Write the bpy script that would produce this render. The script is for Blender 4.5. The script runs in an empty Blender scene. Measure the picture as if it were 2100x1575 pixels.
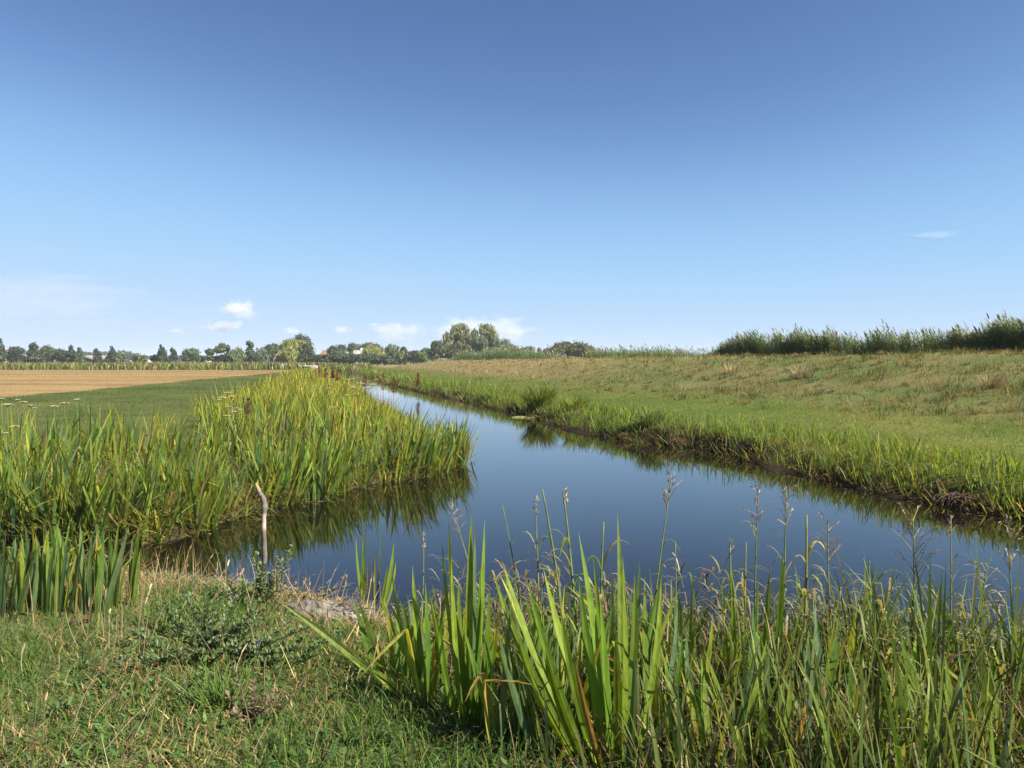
import bpy, math, random
import numpy as np
from mathutils import Vector, Matrix

SC = bpy.context.scene
COL = SC.collection
R = math.radians
rng = np.random.default_rng(7)
random.seed(7)
PI = math.pi

# ------------------------------------------------------------------ camera, sky, sun, exposure
EYE, F, HX, HY = 2.1, 1500.0, 1050.0, 739.0          # eye height above the water, focal length in photo pixels, horizon
cam = bpy.data.cameras.new('camera')
cam.sensor_width = 36.0
cam.lens = 36.0 * F / 2100.0
cam.shift_y = -(787.5 - HY) / 2100.0
cam.clip_start = 0.05
cam.clip_end = 60000
camo = bpy.data.objects.new('camera', cam)
camo.location = (0, 0, EYE)
camo.rotation_euler = (R(90), 0, 0)
COL.objects.link(camo)
SC.camera = camo

SUN_AZ, SUN_EL = R(116), R(42)                          # azimuth clockwise from the view direction (+Y)
sunv = Vector((math.sin(SUN_AZ) * math.cos(SUN_EL), math.cos(SUN_AZ) * math.cos(SUN_EL), math.sin(SUN_EL)))
sl = bpy.data.lights.new('sun', 'SUN')
sl.energy = 5.0
sl.angle = R(0.53)
sl.color = (1.0, 0.94, 0.84)
so = bpy.data.objects.new('sun', sl)
so.rotation_euler = sunv.to_track_quat('Z', 'Y').to_euler()
so.location = (30, 0, 40)
COL.objects.link(so)

w = bpy.data.worlds.new('World')
SC.world = w
w.use_nodes = True
nt = w.node_tree
nt.nodes.clear()
sky = nt.nodes.new('ShaderNodeTexSky')
sky.sky_type = 'NISHITA'
sky.sun_disc = False
sky.sun_elevation = SUN_EL
sky.sun_rotation = SUN_AZ
sky.altitude = 0
sky.air_density = 0.6
sky.dust_density = 0.0
sky.ozone_density = 3.0
bg = nt.nodes.new('ShaderNodeBackground')
bg.inputs['Strength'].default_value = 0.066
wo = nt.nodes.new('ShaderNodeOutputWorld')
cv = nt.nodes.new('ShaderNodeRGBCurve')               # soft shoulder, as the camera's own tone curve keeps the bright horizon blue
sc1 = nt.nodes.new('ShaderNodeVectorMath'); sc1.operation = 'SCALE'; sc1.inputs['Scale'].default_value = 0.1
sc2 = nt.nodes.new('ShaderNodeVectorMath'); sc2.operation = 'SCALE'; sc2.inputs['Scale'].default_value = 10.0
cv.mapping.use_clip = False
cv.mapping.extend = 'HORIZONTAL'
for ch, pts in ((0, ((0.065, 0.055), (0.164, 0.19), (0.40, 0.305), (0.70, 0.35))), (1, ((0.12, 0.111), (0.285, 0.335), (0.58, 0.415), (0.85, 0.44))), (2, ((0.25, 0.256), (0.50, 0.525), (0.70, 0.555), (0.9, 0.57)))):
    c = cv.mapping.curves[ch]
    c.points[1].location = pts[-1]
    for p in pts[:-1]: c.points.new(*p)
cv.mapping.update()
nt.links.new(sky.outputs[0], sc1.inputs[0]); nt.links.new(sc1.outputs[0], cv.inputs['Color']); nt.links.new(cv.outputs[0], sc2.inputs[0])
nt.links.new(sc2.outputs[0], bg.inputs[0])
nt.links.new(bg.outputs[0], wo.inputs[0])

SC.view_settings.view_transform = 'Standard'
SC.view_settings.look = 'None'
SC.view_settings.exposure = 1.40
SC.view_settings.gamma = 1.0
SC.view_settings.use_curve_mapping = False
SC.render.engine = 'CYCLES'
SC.cycles.max_bounces = 8
SC.cycles.transparent_max_bounces = 8
SC.cycles.volume_bounces = 6
SC.cycles.transmission_bounces = 4
SC.cycles.caustics_reflective = False
SC.cycles.caustics_refractive = False
SC.cycles.use_denoising = True

# ------------------------------------------------------------------ helpers
def px(x, y, z=0.0):
    """point of the plane at height z that the photo shows at pixel (x, y)"""
    Y = (EYE - z) * F / (y - HY)
    return np.array(((x - HX) / F * Y, Y, z))

def at(x, y, Y):
    """point at distance Y along the view that the photo shows at pixel (x, y)"""
    return np.array(((x - HX) / F * Y, Y, EYE + (HY - y) * Y / F))

def smooth(a, b, x):
    t = np.clip((x - a) / (b - a), 0, 1)
    return t * t * (3 - 2 * t)

_lat = {}
def vn(x, y, s=1.0, seed=0):
    """value noise 0..1"""
    if seed not in _lat:
        _lat[seed] = np.random.default_rng(1000 + seed).random((256, 256))
    L = _lat[seed]
    x = np.asarray(x) / s + 500.3
    y = np.asarray(y) / s + 500.7
    xi = np.floor(x).astype(int); yi = np.floor(y).astype(int)
    fx = x - xi; fy = y - yi
    fx = fx * fx * (3 - 2 * fx); fy = fy * fy * (3 - 2 * fy)
    g = lambda a, b: L[a % 256, b % 256]
    return (g(xi, yi) * (1 - fx) + g(xi + 1, yi) * fx) * (1 - fy) + (g(xi, yi + 1) * (1 - fx) + g(xi + 1, yi + 1) * fx) * fy

def fbm(x, y, s=1.0, seed=0):
    return 0.55 * vn(x, y, s, seed) + 0.3 * vn(x, y, s * 0.45, seed + 1) + 0.15 * vn(x, y, s * 0.2, seed + 2)

def mix(a, b, t):
    a = np.asarray(a, float); b = np.asarray(b, float); t = np.asarray(t, float)
    return a + (b - a) * t[..., None]

def tag(o, label=None, cat=None, group=None, kind=None):
    if label: o['label'] = label
    if cat: o['category'] = cat
    if group: o['group'] = group
    if kind: o['kind'] = kind
    return o

def empty(name, loc=(0, 0, 0), rz=0.0, label=None, cat=None, group=None):
    o = bpy.data.objects.new(name, None)
    o.empty_display_size = 0.1
    o.location = loc
    o.rotation_euler = (0, 0, rz)
    COL.objects.link(o)
    return tag(o, label, cat, group)

def link(name, me, parent=None, loc=(0, 0, 0), rot=(0, 0, 0), scale=(1, 1, 1)):
    o = bpy.data.objects.new(name, me)
    COL.objects.link(o)
    if parent: o.parent = parent
    o.location = loc
    o.rotation_euler = rot
    o.scale = scale
    return o

def mesh(name, V, faces=None, mat=None, col=None, quads=None, tris=None, smooth_shade=False, uv=None):
    """faces: list of index lists; or quads (n,4) and tris (m,3) arrays"""
    me = bpy.data.meshes.new(name)
    V = np.asarray(V, dtype=np.float32)
    if faces is not None:
        me.from_pydata(V.tolist(), [], [list(map(int, f)) for f in faces])
    else:
        q = np.zeros((0, 4), int) if quads is None else np.asarray(quads)
        t = np.zeros((0, 3), int) if tris is None else np.asarray(tris)
        idx = np.concatenate([q.ravel(), t.ravel()]).astype(np.int32)
        tot = np.concatenate([np.full(len(q), 4), np.full(len(t), 3)]).astype(np.int32)
        st = np.concatenate([[0], np.cumsum(tot)[:-1]]).astype(np.int32)
        me.vertices.add(len(V)); me.vertices.foreach_set('co', V.ravel())
        me.loops.add(len(idx)); me.loops.foreach_set('vertex_index', idx)
        me.polygons.add(len(tot))
        me.polygons.foreach_set('loop_start', st)
        me.polygons.foreach_set('loop_total', tot)
        me.update(calc_edges=True)
    if smooth_shade:
        me.polygons.foreach_set('use_smooth', np.ones(len(me.polygons), bool))
    if col is not None:
        ca = me.color_attributes.new('Col', 'FLOAT_COLOR', 'POINT')
        c4 = np.ones((len(V), 4), np.float32)
        c4[:, :3] = col
        ca.data.foreach_set('color', c4.ravel())
    if mat: me.materials.append(mat)
    return me

class Bag:
    """collects vertices, faces and colours of one mesh"""
    def __init__(s): s.V, s.F, s.C, s.n = [], [], [], 0
    def add(s, V, F, col=(1, 1, 1)):
        V = np.asarray(V, float)
        s.V.append(V)
        s.F += [[i + s.n for i in f] for f in F]
        c = np.asarray(col, float)
        s.C.append(np.broadcast_to(c, (len(V), 3)) if c.ndim == 1 else c)
        s.n += len(V)
    def box(s, lo, hi, col=(1, 1, 1)):
        x0, y0, z0 = lo; x1, y1, z1 = hi
        V = [(x0, y0, z0), (x1, y0, z0), (x1, y1, z0), (x0, y1, z0), (x0, y0, z1), (x1, y0, z1), (x1, y1, z1), (x0, y1, z1)]
        s.add(V, [(3, 2, 1, 0), (4, 5, 6, 7), (0, 1, 5, 4), (1, 2, 6, 5), (2, 3, 7, 6), (3, 0, 4, 7)], col)
    def tube(s, pts, rad, sides=5, col=(1, 1, 1), cap=True):
        pts = [np.asarray(p, float) for p in pts]
        rad = [rad] * len(pts) if np.isscalar(rad) else list(rad)
        V, Fc = [], []
        for i, p in enumerate(pts):
            d = pts[min(i + 1, len(pts) - 1)] - pts[max(i - 1, 0)]
            d = d / (np.linalg.norm(d) + 1e-9)
            a = np.cross(d, (0.31, 0.95, 0.1) if abs(d[2]) > 0.8 else (0, 0, 1)); a /= np.linalg.norm(a) + 1e-9
            b = np.cross(d, a)
            for k in range(sides):
                t = 2 * PI * k / sides
                V.append(p + rad[i] * (math.cos(t) * a + math.sin(t) * b))
        for i in range(len(pts) - 1):
            for k in range(sides):
                k2 = (k + 1) % sides
                Fc.append((i * sides + k, i * sides + k2, (i + 1) * sides + k2, (i + 1) * sides + k))
        if cap:
            Fc.append(tuple(range(sides))[::-1])
            Fc.append(tuple((len(pts) - 1) * sides + k for k in range(sides)))
        s.add(V, Fc, col)
    def build(s, name, mat, parent=None, smooth_shade=True):
        me = mesh(name, np.concatenate(s.V), faces=s.F, mat=mat, col=np.concatenate(s.C), smooth_shade=smooth_shade)
        return link(name, me, parent)

# ------------------------------------------------------------------ materials
def new_mat(name):
    m = bpy.data.materials.new(name)
    m.use_nodes = True
    n = m.node_tree.nodes
    n.clear()
    return m, n, m.node_tree.links

def leaf_mat(name, trans=0.38, rough=0.45, spec=0.35, hue_var=0.0, val_var=0.0, tcol=(1.25, 1.2, 0.55), grain=0.25):
    m, n, l = new_mat(name)
    at_ = n.new('ShaderNodeAttribute'); at_.attribute_name = 'Col'
    src = at_.outputs['Color']
    if hue_var or val_var:
        oi = n.new('ShaderNodeObjectInfo')
        hs = n.new('ShaderNodeHueSaturation')
        mr = n.new('ShaderNodeMapRange'); mr.inputs[3].default_value = 0.5 - hue_var; mr.inputs[4].default_value = 0.5 + hue_var
        l.new(oi.outputs['Random'], mr.inputs[0]); l.new(mr.outputs[0], hs.inputs['Hue'])
        m2 = n.new('ShaderNodeMath'); m2.operation = 'MULTIPLY'; m2.inputs[1].default_value = 7.31
        m3 = n.new('ShaderNodeMath'); m3.operation = 'FRACT'
        l.new(oi.outputs['Random'], m2.inputs[0]); l.new(m2.outputs[0], m3.inputs[0])
        mr2 = n.new('ShaderNodeMapRange'); mr2.inputs[3].default_value = 1 - val_var; mr2.inputs[4].default_value = 1 + val_var
        l.new(m3.outputs[0], mr2.inputs[0]); l.new(mr2.outputs[0], hs.inputs['Value'])
        l.new(src, hs.inputs['Color']); src = hs.outputs[0]
    if grain:
        tc = n.new('ShaderNodeTexCoord')
        mp = n.new('ShaderNodeMapping'); mp.inputs['Scale'].default_value = (60, 60, 9)
        nz = n.new('ShaderNodeTexNoise'); nz.inputs['Scale'].default_value = 1.0; nz.inputs['Detail'].default_value = 2
        l.new(tc.outputs['Object'], mp.inputs[0]); l.new(mp.outputs[0], nz.inputs['Vector'])
        mrg = n.new('ShaderNodeMapRange'); mrg.inputs[1].default_value = 0.3; mrg.inputs[2].default_value = 0.7
        mrg.inputs[3].default_value = 1 - grain; mrg.inputs[4].default_value = 1 + grain
        l.new(nz.outputs[0], mrg.inputs[0])
        vm = n.new('ShaderNodeVectorMath'); vm.operation = 'SCALE'
        l.new(src, vm.inputs[0]); l.new(mrg.outputs[0], vm.inputs['Scale']); src = vm.outputs[0]
    pb = n.new('ShaderNodeBsdfPrincipled')
    pb.inputs['Roughness'].default_value = rough
    pb.inputs['Specular IOR Level'].default_value = spec
    l.new(src, pb.inputs['Base Color'])
    out = n.new('ShaderNodeOutputMaterial')
    if trans > 0:
        tr = n.new('ShaderNodeBsdfTranslucent')
        vm2 = n.new('ShaderNodeVectorMath'); vm2.operation = 'MULTIPLY'; vm2.inputs[1].default_value = tcol
        l.new(src, vm2.inputs[0]); l.new(vm2.outputs[0], tr.inputs['Color'])
        mx = n.new('ShaderNodeMixShader'); mx.inputs[0].default_value = trans
        l.new(pb.outputs[0], mx.inputs[1]); l.new(tr.outputs[0], mx.inputs[2]); l.new(mx.outputs[0], out.inputs[0])
    else:
        l.new(pb.outputs[0], out.inputs[0])
    return m

def plain_mat(name, color=None, rough=0.8, var=0.25, scale=8.0, bump=0.3, spec=0.3, attr=False, stretch=(1, 1, 1), dark=None):
    m, n, l = new_mat(name)
    pb = n.new('ShaderNodeBsdfPrincipled'); out = n.new('ShaderNodeOutputMaterial')
    pb.inputs['Roughness'].default_value = rough
    pb.inputs['Specular IOR Level'].default_value = spec
    tc = n.new('ShaderNodeTexCoord'); mp = n.new('ShaderNodeMapping'); mp.inputs['Scale'].default_value = stretch
    nz = n.new('ShaderNodeTexNoise'); nz.inputs['Scale'].default_value = scale; nz.inputs['Detail'].default_value = 6
    l.new(tc.outputs['Object'], mp.inputs[0]); l.new(mp.outputs[0], nz.inputs['Vector'])
    mr = n.new('ShaderNodeMapRange'); mr.inputs[1].default_value = 0.3; mr.inputs[2].default_value = 0.7
    mr.inputs[3].default_value = 1 - var; mr.inputs[4].default_value = 1 + var
    l.new(nz.outputs[0], mr.inputs[0])
    vm = n.new('ShaderNodeVectorMath'); vm.operation = 'SCALE'
    if attr:
        a = n.new('ShaderNodeAttribute'); a.attribute_name = 'Col'; l.new(a.outputs['Color'], vm.inputs[0])
    else:
        vm.inputs[0].default_value = color
    l.new(mr.outputs[0], vm.inputs['Scale']); l.new(vm.outputs[0], pb.inputs['Base Color'])
    if bump:
        bp = n.new('ShaderNodeBump'); bp.inputs['Strength'].default_value = bump; bp.inputs['Distance'].default_value = 0.02
        l.new(nz.outputs[0], bp.inputs['Height']); l.new(bp.outputs[0], pb.inputs['Normal'])
    l.new(pb.outputs[0], out.inputs[0])
    return m

M_leaf = leaf_mat('iris_leaf', 0.5, 0.42, 0.3, hue_var=0.02, val_var=0.22, tcol=(1.5, 1.3, 0.45))
M_grass = leaf_mat('grass_blade', 0.35, 0.6, 0.12, grain=0.0)
M_bed = leaf_mat('bed_leaf', 0.5, 0.55, 0.18, tcol=(1.4, 1.25, 0.5), grain=0.15)
M_tangle = leaf_mat('tangle_leaf', 0.32, 0.5, 0.25, tcol=(1.3, 1.2, 0.5), grain=0.15)
M_dry = leaf_mat('dry_straw', 0.25, 0.6, 0.25, tcol=(1.1, 1.0, 0.8), grain=0.2)
M_reed = leaf_mat('reed_leaf', 0.3, 0.42, 0.4, grain=0.0)
M_tree = leaf_mat('tree_leaf', 0.25, 0.5, 0.25, grain=0.0)
M_flower = leaf_mat('flower', 0.3, 0.7, 0.2, tcol=(1, 1, 1), grain=0.0)
M_herb = leaf_mat('herb_leaf', 0.3, 0.5, 0.3, grain=0.2)
M_bark = plain_mat('bark', attr=True, rough=0.9, var=0.35, scale=6, bump=0.5)

# ------------------------------------------------------------------ terrain: banks, meadows and dike
RB = [px(2100, 1065), px(1900, 1030), px(1700, 985), px(1500, 937), px(1300, 908), px(1250, 900), px(1130, 868), px(1060, 850),
      px(950, 822), px(870, 805), px(800, 789), px(760, 776)]
RBX = [(13.0, -6.0), (9.0, 3.0)] + [(p[0], p[1]) for p in RB] + [(-31.5, 146.0), (-60, 256)]
RY = np.array([p[1] for p in RBX]); RX = np.array([p[0] for p in RBX])
def XR(y): return np.interp(y, RY, RX)
NEAR = [(-18, 6.3)] + [tuple(px(*p)[:2]) for p in ((150, 1212), (280, 1200), (420, 1207), (530, 1216), (650, 1240), (760, 1257), (860, 1300), (1000, 1345), (1200, 1372),
        (1400, 1385), (1700, 1400), (2100, 1425))] + [(5.6, 2.0), (8.6, -6.0)]
LEFT = [(-34.5, 146), (-20.8, 80), (-14.4, 60), (-9.0, 42), (-4.9, 26), (-2.1, 17)] + [tuple(px(*p)[:2]) for p in ((945, 950), (850, 985), (720, 1003), (640, 1022), (560, 1040), (480, 1062), (400, 1085), (300, 1112))] + [(-8, 8.4), (-18, 8.6)]
LYs = np.array([p[1] for p in LEFT[:7]])[::-1]; LXs = np.array([p[0] for p in LEFT[:7]])[::-1]
def XL(y): return np.interp(y, LYs, LXs)
WATER = np.array(NEAR + [tuple(p) for p in RBX[:-1]] + LEFT)

def wdist(x, y):
    """signed distance to the water's edge, negative over water"""
    x = np.asarray(x, float); y = np.asarray(y, float)
    d2 = np.full(x.shape, 1e18)
    ins = np.zeros(x.shape, bool)
    A = WATER; B = np.roll(WATER, -1, axis=0)
    for (ax, ay), (bx, by) in zip(A, B):
        ex, ey = bx - ax, by - ay
        t = np.clip(((x - ax) * ex + (y - ay) * ey) / (ex * ex + ey * ey + 1e-12), 0, 1)
        d2 = np.minimum(d2, (x - ax - t * ex) ** 2 + (y - ay - t * ey) ** 2)
        c = (ay > y) != (by > y)
        xi = ax + (y - ay) / (by - ay if by != ay else 1e-9) * ex
        ins ^= c & (x < xi)
    d = np.sqrt(d2)
    d = np.where(ins, -d, d)
    return d + (0.18 * (vn(x, y, 0.5, 50) - 0.5) + 0.3 * (vn(x, y, 1.7, 51) - 0.5)) * np.clip((y + 2) / 8, 0.5, 3)

UX = np.array([-1, 0, 0.5, 1.3, 6, 8.5, 11.5, 14.2, 16.2, 18.5, 22, 27, 45, 90, 400])
UZ = np.array([0.02, 0.1, 0.38, 0.5, 0.72, 1.02, 1.72, 2.22, 2.36, 2.3, 1.95, 1.5, 1.1, 0.7, 0.5])
def height(x, y, d=None):
    x = np.asarray(x, float); y = np.asarray(y, float)
    if d is None: d = wdist(x, y)
    u = x - XR(y)
    zr = np.interp(u, UX, UZ)
    crest = 1 - 0.17 * np.clip((y - 25) / 115, 0, 1.2)
    end = 1 - smooth(139, 156, y)
    zr = np.where(zr > 0.5, 0.5 + (zr * crest - 0.5) * end, zr)
    zr = zr + (fbm(x, y, 2.5, 20) - 0.5) * 0.16 * np.clip(u / 6, 0, 1)
    zl = 0.5 + (fbm(x, y, 3.0, 23) - 0.5) * 0.10
    zm = np.where(u > -0.7, zr, zl)
    tau = np.where(u > -0.7, 0.16, np.where(y < 7.6, 0.75, 0.9))
    out = zm * (1 - np.exp(-np.maximum(d, 0) / tau))
    return np.where(d > 0, out + 0.012, np.maximum(-0.7, d * 0.8))

def field_mask(x, y):
    """1 inside the dry stubble field"""
    edge = np.interp(y, [20, 30, 83, 115], [-19.5, -21.5, -28.3, -32])
    a = smooth(0.0, 0.6, edge - x + (vn(x, y, 1.5, 31) - 0.5) * 1.2)
    return a * smooth(123, 118, y + (vn(x, y, 3, 32) - 0.5) * 3)

# colours of the ground surface, painted shade under the tall stems included
def ground_colour(x, y, d):
    u = x - XR(y)
    n1 = fbm(x, y, 1.6, 40); n2 = fbm(x, y, 6, 43); n3 = vn(x, y, 0.35, 46)
    thatch = mix((0.085, 0.075, 0.035), (0.17, 0.13, 0.065), n1 * 0.6 + n3 * 0.4)
    green = mix((0.040, 0.070, 0.018), (0.075, 0.105, 0.032), n1)
    c = mix(green, thatch, np.clip((n2 - 0.35) * 2, 0.1, 0.7) * np.where(u > -0.7, 0.45, 1.0))
    c = np.where((u > -0.7)[:, None], c * np.array([1.15, 1.10, 0.75]), c)
    left = (u < -0.7) & (y > 7.6)
    lm = mix((0.040, 0.056, 0.016), (0.098, 0.108, 0.034), np.clip((0.6 * n1 + 0.4 * n2 - 0.3) * 2, 0, 1))
    c = np.where(left[:, None], lm, c)
    f = field_mask(x, y) * left
    streak = vn(x * 0.15 + y * 0.02, y * 1.0, 2.2, 47)
    st = mix((0.145, 0.090, 0.040), (0.27, 0.19, 0.085), 0.65 * streak + 0.35 * n1)
    st = mix(st, (0.22, 0.20, 0.08), np.clip((vn(x * 0.1, y, 5, 49) - 0.62) * 3, 0, 0.6))
    c = mix(c, st, f)
    # dike: dry tan slope, browner far away
    slope = smooth(5.5, 9.5, u + (n2 - 0.5) * 3) * smooth(24, 19, u)
    tan = mix((0.15, 0.115, 0.05), (0.25, 0.185, 0.09), n1 * 0.7 + n3 * 0.3)
    far = smooth(30, 70, y)
    c = mix(c, mix(tan, green * 1.2, np.clip(0.75 - 0.65 * far + (n1 - 0.5) * 1.4, 0, 0.9)), slope * (u > 0))
    # muddy waterline
    mud = mix((0.022, 0.017, 0.010), (0.055, 0.042, 0.022), n3)
    c = mix(c, mud, smooth(0.60, 0.15, d + (n3 - 0.5) * 0.3))
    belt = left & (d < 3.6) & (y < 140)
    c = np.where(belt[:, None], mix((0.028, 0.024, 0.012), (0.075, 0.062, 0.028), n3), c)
    # worn earth track on the dike's far end
    tr = smooth(5.0, 1.0, np.abs((u - 8) * 0.9 - (y - 146) * 0.35 + (n1 - 0.5) * 5)) * smooth(136, 142, y) * smooth(160, 152, y) * smooth(1.0, 4.0, u) * (u < 17)
    c = mix(c, mix((0.20, 0.155, 0.12), (0.34, 0.28, 0.23), n3), tr * 0.9)
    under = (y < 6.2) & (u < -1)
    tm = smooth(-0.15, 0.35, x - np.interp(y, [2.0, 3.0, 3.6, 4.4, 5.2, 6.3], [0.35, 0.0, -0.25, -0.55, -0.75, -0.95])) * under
    c = mix(c, mix((0.016, 0.012, 0.008), (0.042, 0.030, 0.016), n3), tm * 0.95)      # soil darkened between the tall stems, their deep shade put into the colour
    return c

M_ground = plain_mat('turf_and_soil', attr=True, rough=1.0, var=0.35, scale=14, bump=0.6, spec=0.03)
def build_ground():
    rad = np.concatenate([[0.0], np.geomspace(1.2, 11, 60), np.geomspace(11.3, 170, 170), np.geomspace(185, 4000, 20)])
    ang = np.concatenate([np.linspace(-50, 50, 360), np.linspace(53, 307, 44)]) * PI / 180
    na = len(ang)
    Rr, Aa = np.meshgrid(rad[1:], ang, indexing='ij')
    x = np.concatenate([[0.0], (Rr * np.sin(Aa)).ravel()]); y = np.concatenate([[0.0], (Rr * np.cos(Aa)).ravel()])
    d = wdist(x, y)
    z = height(x, y, d)
    c = ground_colour(x, y, d)
    nr = len(rad) - 1
    i, j = np.meshgrid(np.arange(nr - 1), np.arange(na), indexing='ij')
    j2 = (j + 1) % na
    q = np.stack([1 + i * na + j, 1 + (i + 1) * na + j, 1 + (i + 1) * na + j2, 1 + i * na + j2], -1).reshape(-1, 4)[:, ::-1]
    jj = np.arange(na)
    t = np.stack([np.zeros(na, int), 1 + jj, 1 + (jj + 1) % na], -1)[:, ::-1]
    V = np.stack([x, y, z], 1)
    cx = x[q].mean(1); cy = y[q].mean(1)
    u = cx - XR(cy)
    isdike = (u > 6.0) & (u < 26) & (cy < 158) & (cy > -40)
    isfield = (field_mask(cx, cy) > 0.5) & (u < -1) & (cx > -220)
    for nm, mk in (('ground', ~(isdike | isfield)), ('dike', isdike), ('stubble_field', isfield)):
        qq = q[mk]; tt = t if nm == 'ground' else np.zeros((0, 3), int)
        used = np.unique(np.concatenate([qq.ravel(), tt.ravel()]))
        re = np.full(len(V), -1); re[used] = np.arange(len(used))
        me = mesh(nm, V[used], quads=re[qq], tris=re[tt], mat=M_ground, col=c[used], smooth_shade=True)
        o = link(nm, me)
        tag(o, kind='structure', label={'ground': 'flat grassy meadow and ditch banks reaching the horizon', 'dike': 'long low dike with dry grass slope beside the ditch',
            'stubble_field': 'dry tan mown field beyond the green meadow strip'}[nm], cat={'ground': 'ground', 'dike': 'dike', 'stubble_field': 'field'}[nm])
build_ground()

def build_water():
    m, n, l = new_mat('ditch_water')
    pb = n.new('ShaderNodeBsdfPrincipled'); out = n.new('ShaderNodeOutputMaterial')
    pb.inputs['Base Color'].default_value = (0.006, 0.0055, 0.0035, 1)
    pb.inputs['Roughness'].default_value = 0.015
    pb.inputs['IOR'].default_value = 1.36
    pb.inputs['Coat Weight'].default_value = 0.25
    pb.inputs['Coat Roughness'].default_value = 0.015
    pb.inputs['Coat IOR'].default_value = 1.33
    pb.inputs['Specular IOR Level'].default_value = 0.5
    tc = n.new('ShaderNodeTexCoord'); mp = n.new('ShaderNodeMapping'); mp.inputs['Scale'].default_value = (0.5, 2.2, 1)
    nz = n.new('ShaderNodeTexNoise'); nz.inputs['Scale'].default_value = 2.2; nz.inputs['Detail'].default_value = 3
    l.new(tc.outputs['Object'], mp.inputs[0]); l.new(mp.outputs[0], nz.inputs['Vector'])
    bp = n.new('ShaderNodeBump'); bp.inputs['Strength'].default_value = 0.03; bp.inputs['Distance'].default_value = 0.05
    l.new(nz.outputs[0], bp.inputs['Height']); l.new(bp.outputs[0], pb.inputs['Normal']); l.new(pb.outputs[0], out.inputs[0])
    V = [(-75, -9, 0), (16, -9, 0), (16, 160, 0), (-75, 160, 0)]
    o = link('water', mesh('water', V, faces=[(0, 1, 2, 3)], mat=m))
    tag(o, 'still dark ditch water mirroring the blue sky', 'water', kind='structure')
build_water()

# ------------------------------------------------------------------ blades of grass and leaves (many in one mesh)
def blades(base, length, width, az, th0, bend, face, cb, ct, nseg=4, prof='grass', kink_t=None, kink_a=None, power=1.4):
    """arrays -> V, quads, tris, colours. Each blade is a tapering strip that starts at base and bends towards azimuth az."""
    N = len(base)
    dirv = np.stack([np.cos(az), np.sin(az)], 1)
    fac = np.stack([np.cos(face), np.sin(face), np.zeros(N)], 1)
    p = base.astype(float).copy()
    nv = 2 * nseg + 1
    V = np.zeros((N, nv, 3)); C = np.zeros((N, nv, 3))
    if prof == 'sword': pf = lambda t: 0.72 + 0.28 * min(1, t * 3) if t < 0.55 else max(0.0, 1 - ((t - 0.55) / 0.45) ** 1.7)
    else: pf = lambda t: max(0.0, 1 - 0.75 * t ** 1.6)
    for i in range(nseg + 1):
        t = i / nseg
        if i < nseg:
            hw = (width * 0.5 * pf(t))[:, None] * fac
            V[:, 2 * i] = p - hw; V[:, 2 * i + 1] = p + hw
            c = mix(cb, ct, np.full(N, t ** 1.2)); C[:, 2 * i] = c; C[:, 2 * i + 1] = c
        else:
            V[:, 2 * i] = p; C[:, 2 * i] = ct
        th = th0 + bend * ((i + 0.5) / nseg) ** power
        if kink_t is not None:
            th = th + np.where((i + 0.5) / nseg > kink_t, kink_a, 0)
        st = length / nseg
        p = p + np.stack([dirv[:, 0] * np.sin(th) * st, dirv[:, 1] * np.sin(th) * st, np.cos(th) * st], 1)
    k = np.arange(nseg - 1)
    q1 = np.stack([2 * k, 2 * k + 1, 2 * k + 3, 2 * k + 2], 1)
    off = (np.arange(N) * nv)[:, None, None]
    quads = (q1[None] + off).reshape(-1, 4)
    tris = (np.array([[2 * nseg - 2, 2 * nseg - 1, 2 * nseg]])[None] + off).reshape(-1, 3)
    return V.reshape(-1, 3), quads, tris, C.reshape(-1, 3)

def join(parts):
    Vs, Qs, Ts, Cs, n = [], [], [], [], 0
    for V, q, t, c in parts:
        Vs.append(V); Qs.append(q + n); Ts.append(t + n); Cs.append(c); n += len(V)
    return np.concatenate(Vs), np.concatenate(Qs), np.concatenate(Ts), np.concatenate(Cs)

def stuff(name, parts, mat, label, cat, parent=None):
    V, q, t, c = join(parts)
    o = link(name, mesh(name, V, quads=q, tris=t, mat=mat, col=c), parent)
    return tag(o, label, cat, kind='stuff')

def U(a, b, n): return rng.uniform(a, b, n)
def jitter(c, n, v=0.2, h=0.12):
    """n colours round c"""
    c = np.asarray(c, float)
    k = np.exp(rng.normal(0, v, (n, 1)))
    return np.clip(c * k * np.exp(rng.normal(0, h, (n, 3)) * np.array([1, 0.4, 1])), 0.003, 0.9)
def pick(cols, n, p=None, v=0.2, h=0.1):
    i = rng.choice(len(cols), n, p=p)
    return jitter(np.asarray(cols)[i], n, v, h)

def polar(n, d0, d1, p, a=46):
    e = 2 - p
    r_ = rng.random(n)
    d = (d0 ** e + r_ * (d1 ** e - d0 ** e)) ** (1 / e) if abs(e) > 1e-6 else d0 * (d1 / d0) ** r_
    f = U(-a, a, n) * PI / 180
    return d * np.sin(f), d * np.cos(f)
def ground_pts(x, y): return np.stack([x, y, height(x, y) - 0.01], 1)

GREEN1, GREEN2, GREEN3 = (0.075, 0.135, 0.022), (0.11, 0.175, 0.025), (0.055, 0.115, 0.035)
YEL, STRAW, BROWN = (0.22, 0.24, 0.03), (0.36, 0.27, 0.12), (0.16, 0.085, 0.035)

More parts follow.
